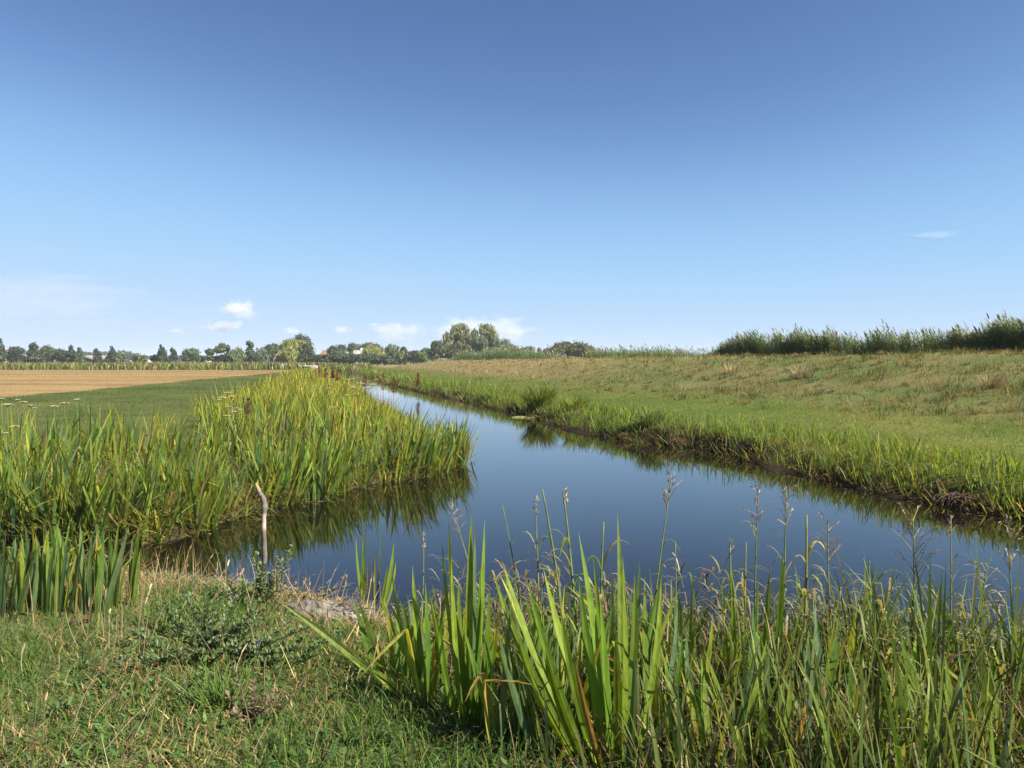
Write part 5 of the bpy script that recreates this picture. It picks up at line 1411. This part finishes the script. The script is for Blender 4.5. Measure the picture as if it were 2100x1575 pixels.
DK, DK2, MD, GRN, LT, YG, OL, GRY, BRN = (0.048, 0.068, 0.038), (0.065, 0.090, 0.040), (0.09, 0.12, 0.05), (0.10, 0.14, 0.055), (0.13, 0.165, 0.07), (0.22, 0.235, 0.06), (0.20, 0.21, 0.11), (0.15, 0.18, 0.11), (0.095, 0.095, 0.042)
TREES = [
    (-3, 26, 696, 230, 'ragged', DK, 'tall dark ragged tree cut off by the left edge'),
    (33, 30, 711, 240, 'round', DK, 'dark bushy tree right of the red roofed house'),
    (72, 34, 704, 235, 'ragged', DK, 'dark tree with a crooked leaning tip left of a rounder one'),
    (99, 26, 709, 240, 'round', MD, 'rounded tree with a lighter green right side'),
    (127, 24, 716, 240, 'round', DK, 'squat dark tree between the rounded tree and a tall narrow pair'),
    (146, 18, 708, 238, 'ragged', DK, 'narrow dark tree, taller of the pair before the low barn'),
    (161, 22, 714, 236, 'ragged', DK2, 'dark bushy tree, shorter of the pair before the low barn'),
    (198, 18, 715, 238, 'ragged', DK, 'slim dark tree in front of the long barn roof'),
    (228, 24, 711, 238, 'ragged', DK, 'dark tree with a flagged top leaning right, end of the barn roof'),
    (246, 20, 725, 234, 'round', MD, 'low light green bush beside the tree with the flagged top'),
    (287, 24, 726, 236, 'round', MD, 'low bush right of the utility pole'),
    (317, 14, 728, 236, 'round', DK2, 'low bush touching the left side of an ivy dark tree'),
    (331, 24, 709, 234, 'ragged', DK, 'dark upright tree, left of a twin with a thin top'),
    (354, 18, 714, 236, 'ragged', DK, 'dark twin tree with a thin top'),
    (389, 30, 715, 232, 'round', MD, 'lone rounded green tree with gaps in its crown'),
    (409, 20, 730, 230, 'round', DK2, 'low round bush right of the lone rounded tree'),
    (443, 32, 705, 230, 'open', MD, 'two tone tree with a sparse see through crown'),
    (467, 22, 709, 228, 'ragged', DK, 'dark cone shaped tree with a knobbly tip'),
    (485, 28, 716, 226, 'willow', LT, 'light green shrubby tree behind the dark cone'),
    (513, 18, 700, 228, 'poplar', DK2, 'single dark poplar with a narrow pointed crown'),
    (521, 28, 726, 215, 'round', DK, 'dark low bush below the single poplar'),
    (534, 26, 716, 230, 'willow', GRY, 'grey green willow right of the single poplar'),
    (563, 46, 706, 240, 'round', DK2, 'broad dark tree behind the bare leaning branch'),
    (584, 12, 699, 250, 'poplar', DK2, 'small pointed tree left of the bright willows'),
    (618, 30, 686, 265, 'round', DK, 'dark tree top rising highest above the bright willow'),
    (606, 52, 698, 245, 'willow', YG, 'large yellow green willow under the highest dark top'),
    (592, 34, 713, 225, 'willow', YG, 'front yellow green weeping willow hanging to the ground'),
    (628, 32, 704, 235, 'round', DK2, 'dark green tree with dead twigs at the right of the willows'),
    (684, 24, 709, 280, 'round', DK2, 'dark tree right of the red roof'),
    (716, 38, 704, 330, 'umbrella', DK2, 'flat topped dark tree left of the long umbrella shaped one'),
    (752, 54, 703, 335, 'umbrella', DK2, 'long flat umbrella shaped tree above the thatched house'),
    (719, 14, 712, 285, 'poplar', DK, 'short dark cypress like tree left of the white gable'),
    (699, 18, 718, 285, 'willow', GRN, 'small green tree between the dark tree and the cypress like one'),
    (765, 34, 710, 270, 'willow', YG, 'bright weeping willow right of the thatched house'),
    (779, 16, 716, 272, 'willow', GRY, 'grey green shrub on the right flank of the bright weeping willow'),
    (792, 10, 713, 280, 'poplar', LT, 'thin pale young tree above the small orange roof'),
    (807, 26, 708, 255, 'tall', GRY, 'pyramid shaped grey green tree'),
    (821, 16, 720, 250, 'round', LT, 'light green bush on the right side of the pyramid shaped tree'),
    (827, 14, 713, 262, 'tall', DK2, 'drooping dark tree beside the pyramid shaped one'),
    (849, 28, 719, 250, 'round', DK, 'dark bush behind the end of the dike'),
    (866, 22, 722, 240, 'round', GRN, 'green bush on the end of the dike'),
    (875, 28, 714, 255, 'round', DK2, 'dark tree rising stepwise towards the tall willows'),
    (899, 30, 701, 250, 'tall', DK2, 'dark tree leaning against the left of the tall willows'),
    (919, 24, 684, 222, 'tall', OL, 'shorter tall willow on the left of the group'),
    (945, 38, 666, 225, 'tall', OL, 'broadest tall willow of the group'),
    (968, 24, 678, 228, 'tall', GRY, 'hazy grey willow in the middle of the tall group'),
    (986, 26, 690, 220, 'tall', GRY, 'lower grey willow in the gap of the tall group'),
    (1001, 32, 667, 222, 'tall', OL, 'tall willow with visible pale trunks on the right of the group'),
    (1018, 22, 697, 220, 'tall', GRY, 'small willow on the right flank of the tall group'),
    (940, 54, 706, 212, 'willow', BRN, 'brownish shrub at the foot of the tall willows'),
    (1036, 36, 696, 290, 'round', GRY, 'rounded dome tree right of the tall willows'),
    (1055, 18, 709, 290, 'round', GRY, 'small shrub right of the dome tree'),
    (1083, 26, 710, 320, 'umbrella', GRY, 'thin flat topped tree far off right of the dome tree'),
    (1100, 14, 714, 330, 'open', BRN, 'brownish sparse small tree far off'),
    (1112, 12, 718, 330, 'open', MD, 'tiny sparse tree between the brownish one and the chestnut group'),
    (1138, 40, 706, 232, 'round', BRN, 'left chestnut of the round brownish group'),
    (1160, 52, 701, 236, 'round', BRN, 'highest chestnut in the round brownish group'),
    (1183, 48, 702, 234, 'round', BRN, 'right of centre chestnut in the round brownish group'),
    (1203, 32, 709, 230, 'round', BRN, 'last chestnut at the right of the brownish group')]
for (cx, wpx, top, D, shp, col, lab) in TREES:
    n = int(np.clip(wpx * (742 - top) * 4.2, 1300, 7000))
    tree(cx, wpx, top, D, shp, col, lab, name={'poplar': 'poplar_tree', 'willow': 'willow_tree'}.get(shp, 'tree'), n=n,
         trunk_vis=0.02 if (742 - top) < 22 or shp in ('willow',) else (0.0 if shp != 'umbrella' else 0.35), ds=shp == 'tall')
for k, (cx, top) in enumerate(((622, 727), (640, 725), (656, 727), (673, 726), (690, 727), (707, 725), (724, 727), (741, 726), (757, 727), (773, 727), (789, 728))):
    tree(cx, 21 + (k % 3) * 2, top, 205, 'round', (0.070, 0.095, 0.050) if k % 2 else (0.055, 0.078, 0.040), ['low pollard willow below the dark twiggy tree, first of its row', 'low pollard willow left of the red roof', 'low pollard willow under the left end of the red roof', 'low pollard willow under the right end of the red roof',
         'low pollard willow below the dark tree by the red roof', 'low pollard willow between the red roof and the cypress like tree', 'low pollard willow below the cypress like tree', 'low pollard willow below the white gable',
         'low pollard willow under the bright weeping willow', 'low pollard willow right of the bright weeping willow', 'low pollard willow below the small orange roof, last of its row'][k], 'pollard_willow', n=1300, trunk_vis=0.12, group='row of low pollard willows')

# hazy woods far behind, too far to tell the trees apart
def far_wood(x0, x1, top, D, col, label):
    n = 7000
    xs = U(x0, x1, n)
    tops = top + (vn(xs, xs * 0, 4.5, 150) - 0.5) * 8 + (vn(xs, xs * 0, 1.7, 151) - 0.5) * 4
    f = rng.random(n) ** 0.6
    X = (xs - HX) / F * D; H = EYE + (HY - tops) * D / F
    Z = 0.5 + f * (H - 0.5); Yv = D + U(-8, 30, n)
    Q = np.stack([X, Yv, Z], 1)
    s = U(0.9, 1.9, n) * D / 700
    nrm = rng.normal(0, 1, (n, 3)); nrm /= np.linalg.norm(nrm, axis=1)[:, None]
    a = np.cross(nrm, rng.normal(0, 1, (n, 3))); a /= np.linalg.norm(a, axis=1)[:, None]; b = np.cross(nrm, a)
    V = np.stack([Q - a * s[:, None], Q + b * s[:, None] * 0.7, Q + a * s[:, None], Q - b * s[:, None] * 0.7], 1).reshape(-1, 3)
    C = np.repeat(jitter(col, n, 0.2, 0.06), 4, axis=0)
    o = link('far_wood', mesh('far_wood', V, quads=np.arange(4 * n).reshape(n, 4), mat=M_tree, col=C))
    tag(o, label, 'wood', kind='stuff')
far_wood(-80, 255, 722, 700, (0.05, 0.075, 0.045), 'dark far wood behind the farm roofs on the left')
far_wood(235, 470, 732, 800, (0.05, 0.075, 0.055), 'low bluish far wood beyond the utility pole')
far_wood(560, 900, 734, 600, (0.05, 0.08, 0.04), 'low green growth closing the gaps between the village trees')

# ------------------------------------------------------------------ houses
M_tile = plain_mat('red_tiles', (0.25, 0.095, 0.058), 0.8, 0.2, 3, 0.2)
M_thatch = plain_mat('grey_thatch', (0.25, 0.22, 0.20), 0.95, 0.25, 2, 0.3)
M_white = plain_mat('white_render', (0.58, 0.56, 0.52), 0.8, 0.08, 3, 0.05)
M_brick = plain_mat('brown_brick', (0.25, 0.13, 0.085), 0.9, 0.2, 4, 0.1)
M_slate = plain_mat('grey_roofing', (0.16, 0.155, 0.16), 0.7, 0.15, 2, 0.1)
M_tan = plain_mat('tan_roofing', (0.30, 0.26, 0.215), 0.85, 0.15, 2, 0.1)
M_glass = plain_mat('window_glass', (0.03, 0.035, 0.04), 0.1, 0.1, 2, 0.0, 0.5)

def house(cx, D, wpx, eave, ridge, rz, label, mroof, mwall, gable_white=False, chim=None, deep=9.0, hip=0.0, name='house', cat='house', win=3):
    x0 = (cx - HX) / F * D
    t = empty(name, (x0, D, 0.5), rz, label, cat)
    Wd = wpx * D / F; ze = EYE + (HY - eave) * D / F - 0.5; zr = EYE + (HY - ridge) * D / F - 0.5
    h = Wd / 2; dp = deep / 2
    V = [(-h, -dp, 0), (h, -dp, 0), (h, dp, 0), (-h, dp, 0), (-h, -dp, ze), (h, -dp, ze), (h, dp, ze), (-h, dp, ze), (-h + hip, 0, zr - 0.12), (h - hip, 0, zr - 0.12)]
    Fc = [(0, 1, 5, 4), (2, 3, 7, 6), (1, 2, 6, 5), (3, 0, 4, 7), (5, 6, 9), (7, 4, 8)]
    link('wall', mesh('wall', V, faces=Fc, mat=mwall), t)
    o = 0.35; e2 = ze - 0.25; k = 0.18
    top = [(-h - o + hip, 0, zr), (h + o - hip, 0, zr)]
    Vr = [(-h - o, -dp - o, e2), (h + o, -dp - o, e2), (h + o, dp + o, e2), (-h - o, dp + o, e2), top[0], top[1]]
    Vr += [(a, b, c - k) for a, b, c in Vr]
    Fr = [(0, 1, 5, 4), (2, 3, 4, 5), (7, 6, 10, 11), (9, 8, 11, 10), (0, 6, 7, 1), (2, 8, 9, 3)]
    if hip > 0: Fr += [(1, 2, 5), (3, 0, 4), (8, 7, 11), (6, 9, 10), (1, 7, 8, 2), (3, 9, 6, 0)]
    else: Fr += [(1, 7, 11, 5), (5, 11, 8, 2), (3, 9, 10, 4), (4, 10, 6, 0)]
    rf = link('roof', mesh('roof', Vr, faces=Fr, mat=mroof), t)
    if gable_white:
        g = Bag(); gw, gh = 1.5, zr - 0.4
        g.add([(-gw, -dp - 0.9, 0), (gw, -dp - 0.9, 0), (gw, -dp - 0.9, ze * 0.8), (0, -dp - 0.9, gh), (-gw, -dp - 0.9, ze * 0.8), (-gw, -0.5, 0), (gw, -0.5, 0), (gw, -0.5, ze * 0.8), (0, -0.5, gh), (-gw, -0.5, ze * 0.8)],
              [(0, 1, 2, 3, 4), (1, 6, 7, 2), (5, 0, 4, 9), (2, 7, 8, 3), (4, 3, 8, 9)])
        g.build('gable', M_white, t, False)
    for q in range(win):
        xx = -h + (q + 0.5) * Wd / win
        if gable_white and abs(xx) < 1.9: continue
        fb = Bag(); fb.box((xx - 0.6, -dp - 0.06, max(0.5, ze - 2.0)), (xx + 0.6, -dp + 0.05, ze - 0.5)); wo_ = fb.build('window', M_white, t, False)
        gb = Bag(); gb.box((xx - 0.5, -dp - 0.075, max(0.6, ze - 1.9)), (xx + 0.5, -dp - 0.055, ze - 0.6)); gb.build('pane', M_glass, wo_, False)
    if chim is not None:
        for cxx in chim:
            c = Bag(); c.box((cxx - 0.35, -0.35, zr - 0.6), (cxx + 0.35, 0.35, zr + 0.9)); c.build('chimney', M_white if gable_white else M_brick, rf, False)
    return t
house(676, 310, 40, 733, 718, 0.10, 'red tiled farmhouse roof showing above the pollard willows', M_tile, M_brick, hip=1.6, chim=[3.0])
house(738, 300, 22, 731, 718, 0.0, 'thatched house with a pointed white gable among the village trees', M_thatch, M_white, True, chim=[0.6])
house(714, 296, 7, 733, 722, 0.5, 'small white gabled house half hidden between two dark trees', M_thatch, M_white, win=1, deep=6)
house(793, 300, 12, 734, 725, 0.2, 'small orange roofed house behind the pale young tree', M_tile, M_brick, win=1, deep=6)
house(13, 300, 16, 733, 718, 0.2, 'red roofed house with white window frames at the left edge of the horizon', M_tile, M_brick, chim=[-1.2], win=3)
house(30, 290, 12, 736, 727, 0.1, 'low dark red annex beside the red roofed house', M_tile, M_brick, win=1, deep=6)
house(52, 285, 14, 741, 723, 1.2, 'grey roofed barn with a white verge between dark trees', M_slate, M_white, win=1, deep=11, name='barn', cat='barn')
house(113, 300, 20, 734, 722, 0.1, 'tan roofed shed between the rounded tree and the squat dark tree', M_tan, M_brick, win=2, name='barn', cat='barn')
house(137, 290, 16, 735, 729, 0.0, 'low pale roofed shed before the tall narrow pair of trees', M_tan, M_brick, win=2, deep=6, name='barn', cat='barn')
house(172, 250, 11, 736, 729, 1.45, 'low open barn with a white gable verge', M_slate, M_brick, win=0, deep=8, name='barn', cat='barn')
house(198, 262, 44, 736, 729, 0.0, 'long low tan roofed barn behind the slim dark tree', M_tan, M_brick, win=5, deep=8, name='barn', cat='barn')
house(275, 300, 8, 740, 734, 0.3, 'tiny pale house at the foot of the utility pole', M_slate, M_white, win=1, deep=5)
house(300, 420, 12, 741, 736, 0.0, 'pale low house behind the bush by the utility pole', M_slate, M_white, win=2, deep=6)
house(422, 420, 16, 741, 735, 0.1, 'pale low house far behind the low round bush', M_slate, M_white, win=2, deep=6)

def pole():
    D = 245; x0 = (277.5 - HX) / F * D
    t = empty('utility_pole', (x0, D, 0.5), 0, 'thin wooden utility pole with a short crossarm standing alone in the tree row', 'utility pole')
    h = EYE + (HY - 721) * D / F - 0.5
    b = Bag(); b.tube([(0, 0, 0), (0.12, 0, h)], [0.16, 0.10], 7, col=(0.30, 0.25, 0.20)); b.build('post', M_bark, t)
    c = Bag(); c.box((-0.55, -0.06, h - 0.55), (0.75, 0.06, h - 0.42), (0.28, 0.23, 0.18)); c.build('crossarm', M_bark, t, False)
pole()
def bare_branch():
    D = 200; t0 = at(560, 744, D)
    t = empty('dead_tree', t0, 0, 'bare pale trunk leaning right in front of the broad dark tree', 'dead tree')
    P = [at(*p) - t0 for p in ((560, 744, D), (562, 736, D), (566, 729, D), (571, 724, D))]
    b = Bag(); b.tube(P, [0.16, 0.14, 0.11, 0.05], 6, col=(0.36, 0.28, 0.20))
    for a, e in ((2, (572, 722)), (2, (575, 727)), (3, (577, 721))):
        b.tube([P[a], at(e[0], e[1], D) - t0], [0.07, 0.03], 5, col=(0.36, 0.26, 0.18))
    b.build('trunk', M_bark, t)
bare_branch()
# dry grass tufts on the dike slope
def tuft(x_px, y_px, Y, H, n, label, cols=((0.34, 0.285, 0.15), (0.26, 0.21, 0.10))):
    x = (x_px - HX) / F * Y
    b = np.array((x, Y, gz(x, Y) - 0.02))
    t = empty('grass_tuft', b, 0, label, 'grass tuft', 'dry tufts on the dike slope')
    a = U(0, 2 * PI, n); q = np.sqrt(rng.random(n)) * H * 0.6
    B = np.stack([q * np.cos(a), q * np.sin(a), np.zeros(n)], 1)
    c = pick(cols, n)
    P = blades(B, U(0.5, 1.1, n) * H, U(0.012, 0.022, n), a, np.abs(rng.normal(0.1, 0.25, n)), U(0.1, 1.1, n), U(-1.2, 1.2, n), c, c * 1.1, 4)
    link('foliage', mesh('foliage', P[0], quads=P[1], tris=P[2], mat=M_dry, col=P[3]), t)
tuft(1645, 785, 27.5, 0.55, 220, 'largest pale dry grass tuft on the dike slope')
tuft(1500, 775, 33, 0.45, 150, 'smaller dry grass tuft left of the largest one on the slope')
tuft(2030, 790, 19.5, 0.40, 160, 'dry grass tuft with a long bent stalk near the right edge of the slope')

# ------------------------------------------------------------------ clouds
def cloud_mat(name, dens, scale, thr, stretch, seed):
    m, n, l = new_mat(name)
    out = n.new('ShaderNodeOutputMaterial')
    vs = n.new('ShaderNodeVolumeScatter')
    vs.inputs['Color'].default_value = (0.99, 0.99, 0.99, 1)
    vs.inputs['Anisotropy'].default_value = 0.2
    tc = n.new('ShaderNodeTexCoord')
    mp = n.new('ShaderNodeMapping'); mp.inputs['Scale'].default_value = stretch; mp.inputs['Location'].default_value = (seed * 3.1, seed * 1.7, seed)
    nz = n.new('ShaderNodeTexNoise'); nz.inputs['Scale'].default_value = scale; nz.inputs['Detail'].default_value = 4.5; nz.inputs['Roughness'].default_value = 0.55
    l.new(tc.outputs['Object'], mp.inputs[0]); l.new(mp.outputs[0], nz.inputs['Vector'])
    ln = n.new('ShaderNodeVectorMath'); ln.operation = 'LENGTH'; l.new(tc.outputs['Object'], ln.inputs[0])
    fo = n.new('ShaderNodeMapRange'); fo.inputs[1].default_value = 0.0; fo.inputs[2].default_value = 1.0; fo.inputs[3].default_value = 0.34; fo.inputs[4].default_value = -0.22
    l.new(ln.outputs['Value'], fo.inputs[0])
    ad = n.new('ShaderNodeMath'); ad.operation = 'ADD'; l.new(nz.outputs[0], ad.inputs[0]); l.new(fo.outputs[0], ad.inputs[1])
    mr = n.new('ShaderNodeMapRange'); mr.inputs[1].default_value = thr; mr.inputs[2].default_value = thr + 0.12; mr.inputs[3].default_value = 0; mr.inputs[4].default_value = dens
    l.new(ad.outputs[0], mr.inputs[0]); l.new(mr.outputs[0], vs.inputs['Density'])
    l.new(vs.outputs[0], out.inputs['Volume'])
    return m
def ico(n=2):
    import bmesh
    bm = bmesh.new(); bmesh.ops.create_icosphere(bm, subdivisions=n, radius=1.0)
    me = bpy.data.meshes.new('cloud'); bm.to_mesh(me); bm.free()
    return me
CD = 9000.0
def cloud(x0, x1, y0, y1, label, dens=0.006, scale=2.2, thr=0.52, depth=0.7, rot=0.0, group='small white clouds low over the horizon', stretch=(1, 1, 0.8)):
    cx, cy = (x0 + x1) / 2, (y0 + y1) / 2
    c = at(cx, cy, CD)
    me = ico()
    hw = (x1 - x0) / 2 * CD / F * 1.15; hh = (y1 - y0) / 2 * CD / F * 1.2
    me.materials.append(cloud_mat('cloud_vapour', dens, scale, thr, stretch, (x0 % 17) + 0.3))
    o = link('cloud', me, None, c, (0, rot, 0), (hw, max(hw * depth, hh), hh))
    tag(o, label, 'cloud', group)
for a in ((440, 545, 608, 660, 'larger white cloud with a bright upper right edge'), (408, 510, 648, 688, 'white cloud with a small tower below the larger one'), (568, 632, 667, 688, 'flat white cloud above the highest dark tree'),
          (674, 728, 664, 688, 'white cloud above the red roof'), (748, 784, 659, 672, 'small bright cloud fleck left of the long cloud bank'), (800, 828, 660, 674, 'tiny cloud puff at the left end of the long cloud bank'),
          (338, 390, 672, 684, 'faint tiny cloud pair low on the left')):
    cloud(*a)
for a in ((826, 862, 653, 692, 'upright little cloud left of the tall willows'), (856, 884, 668, 692, 'low little cloud touching the upright one'), (905, 962, 645, 676, 'rounded cloud top rising above the tall willows'),
          (1150, 1185, 688, 698, 'faint thin cloud streak above the chestnut group')):
    cloud(*a, dens=0.0024)
cloud(740, 885, 655, 706, 'long soft cloud bank left of the tall willows', dens=0.0018, thr=0.48, scale=2.6)
cloud(870, 1110, 645, 712, 'broad pale cloud bank behind the tall willows', dens=0.0017, thr=0.45, scale=2.6)
cloud(1052, 1080, 673, 690, 'small bright puff on the right of the pale cloud bank', dens=0.004)
cloud(-160, 290, 560, 672, 'thin lilac veil of high cloud at the left edge', dens=0.00028, thr=0.40, scale=1.6, depth=0.5, group='thin veils of high cloud', stretch=(0.8, 0.8, 2.0))
cloud(1815, 2010, 473, 488, 'thin white wisp high in the sky on the right', dens=0.0007, thr=0.55, scale=1.8, depth=0.5, group='thin veils of high cloud', stretch=(0.9, 0.9, 1.6))

# ------------------------------------------------------------------ thin summer haze
def haze():
    m, n, l = new_mat('haze_air')
    out = n.new('ShaderNodeOutputMaterial'); pv = n.new('ShaderNodeVolumePrincipled')
    pv.inputs['Color'].default_value = (0.86, 0.92, 1.0, 1)
    pv.inputs['Density'].default_value = HAZE
    pv.inputs['Anisotropy'].default_value = 0.0
    l.new(pv.outputs[0], out.inputs['Volume'])
    b = Bag(); b.box((-4100, -4100, -1.7), (4100, 4100, 24))
    me = mesh('haze', np.concatenate(b.V), faces=b.F, mat=m)
    o = link('haze', me)
    tag(o, 'thin pale summer haze over the whole polder', 'haze', kind='stuff')
HAZE = 0.00022
haze()
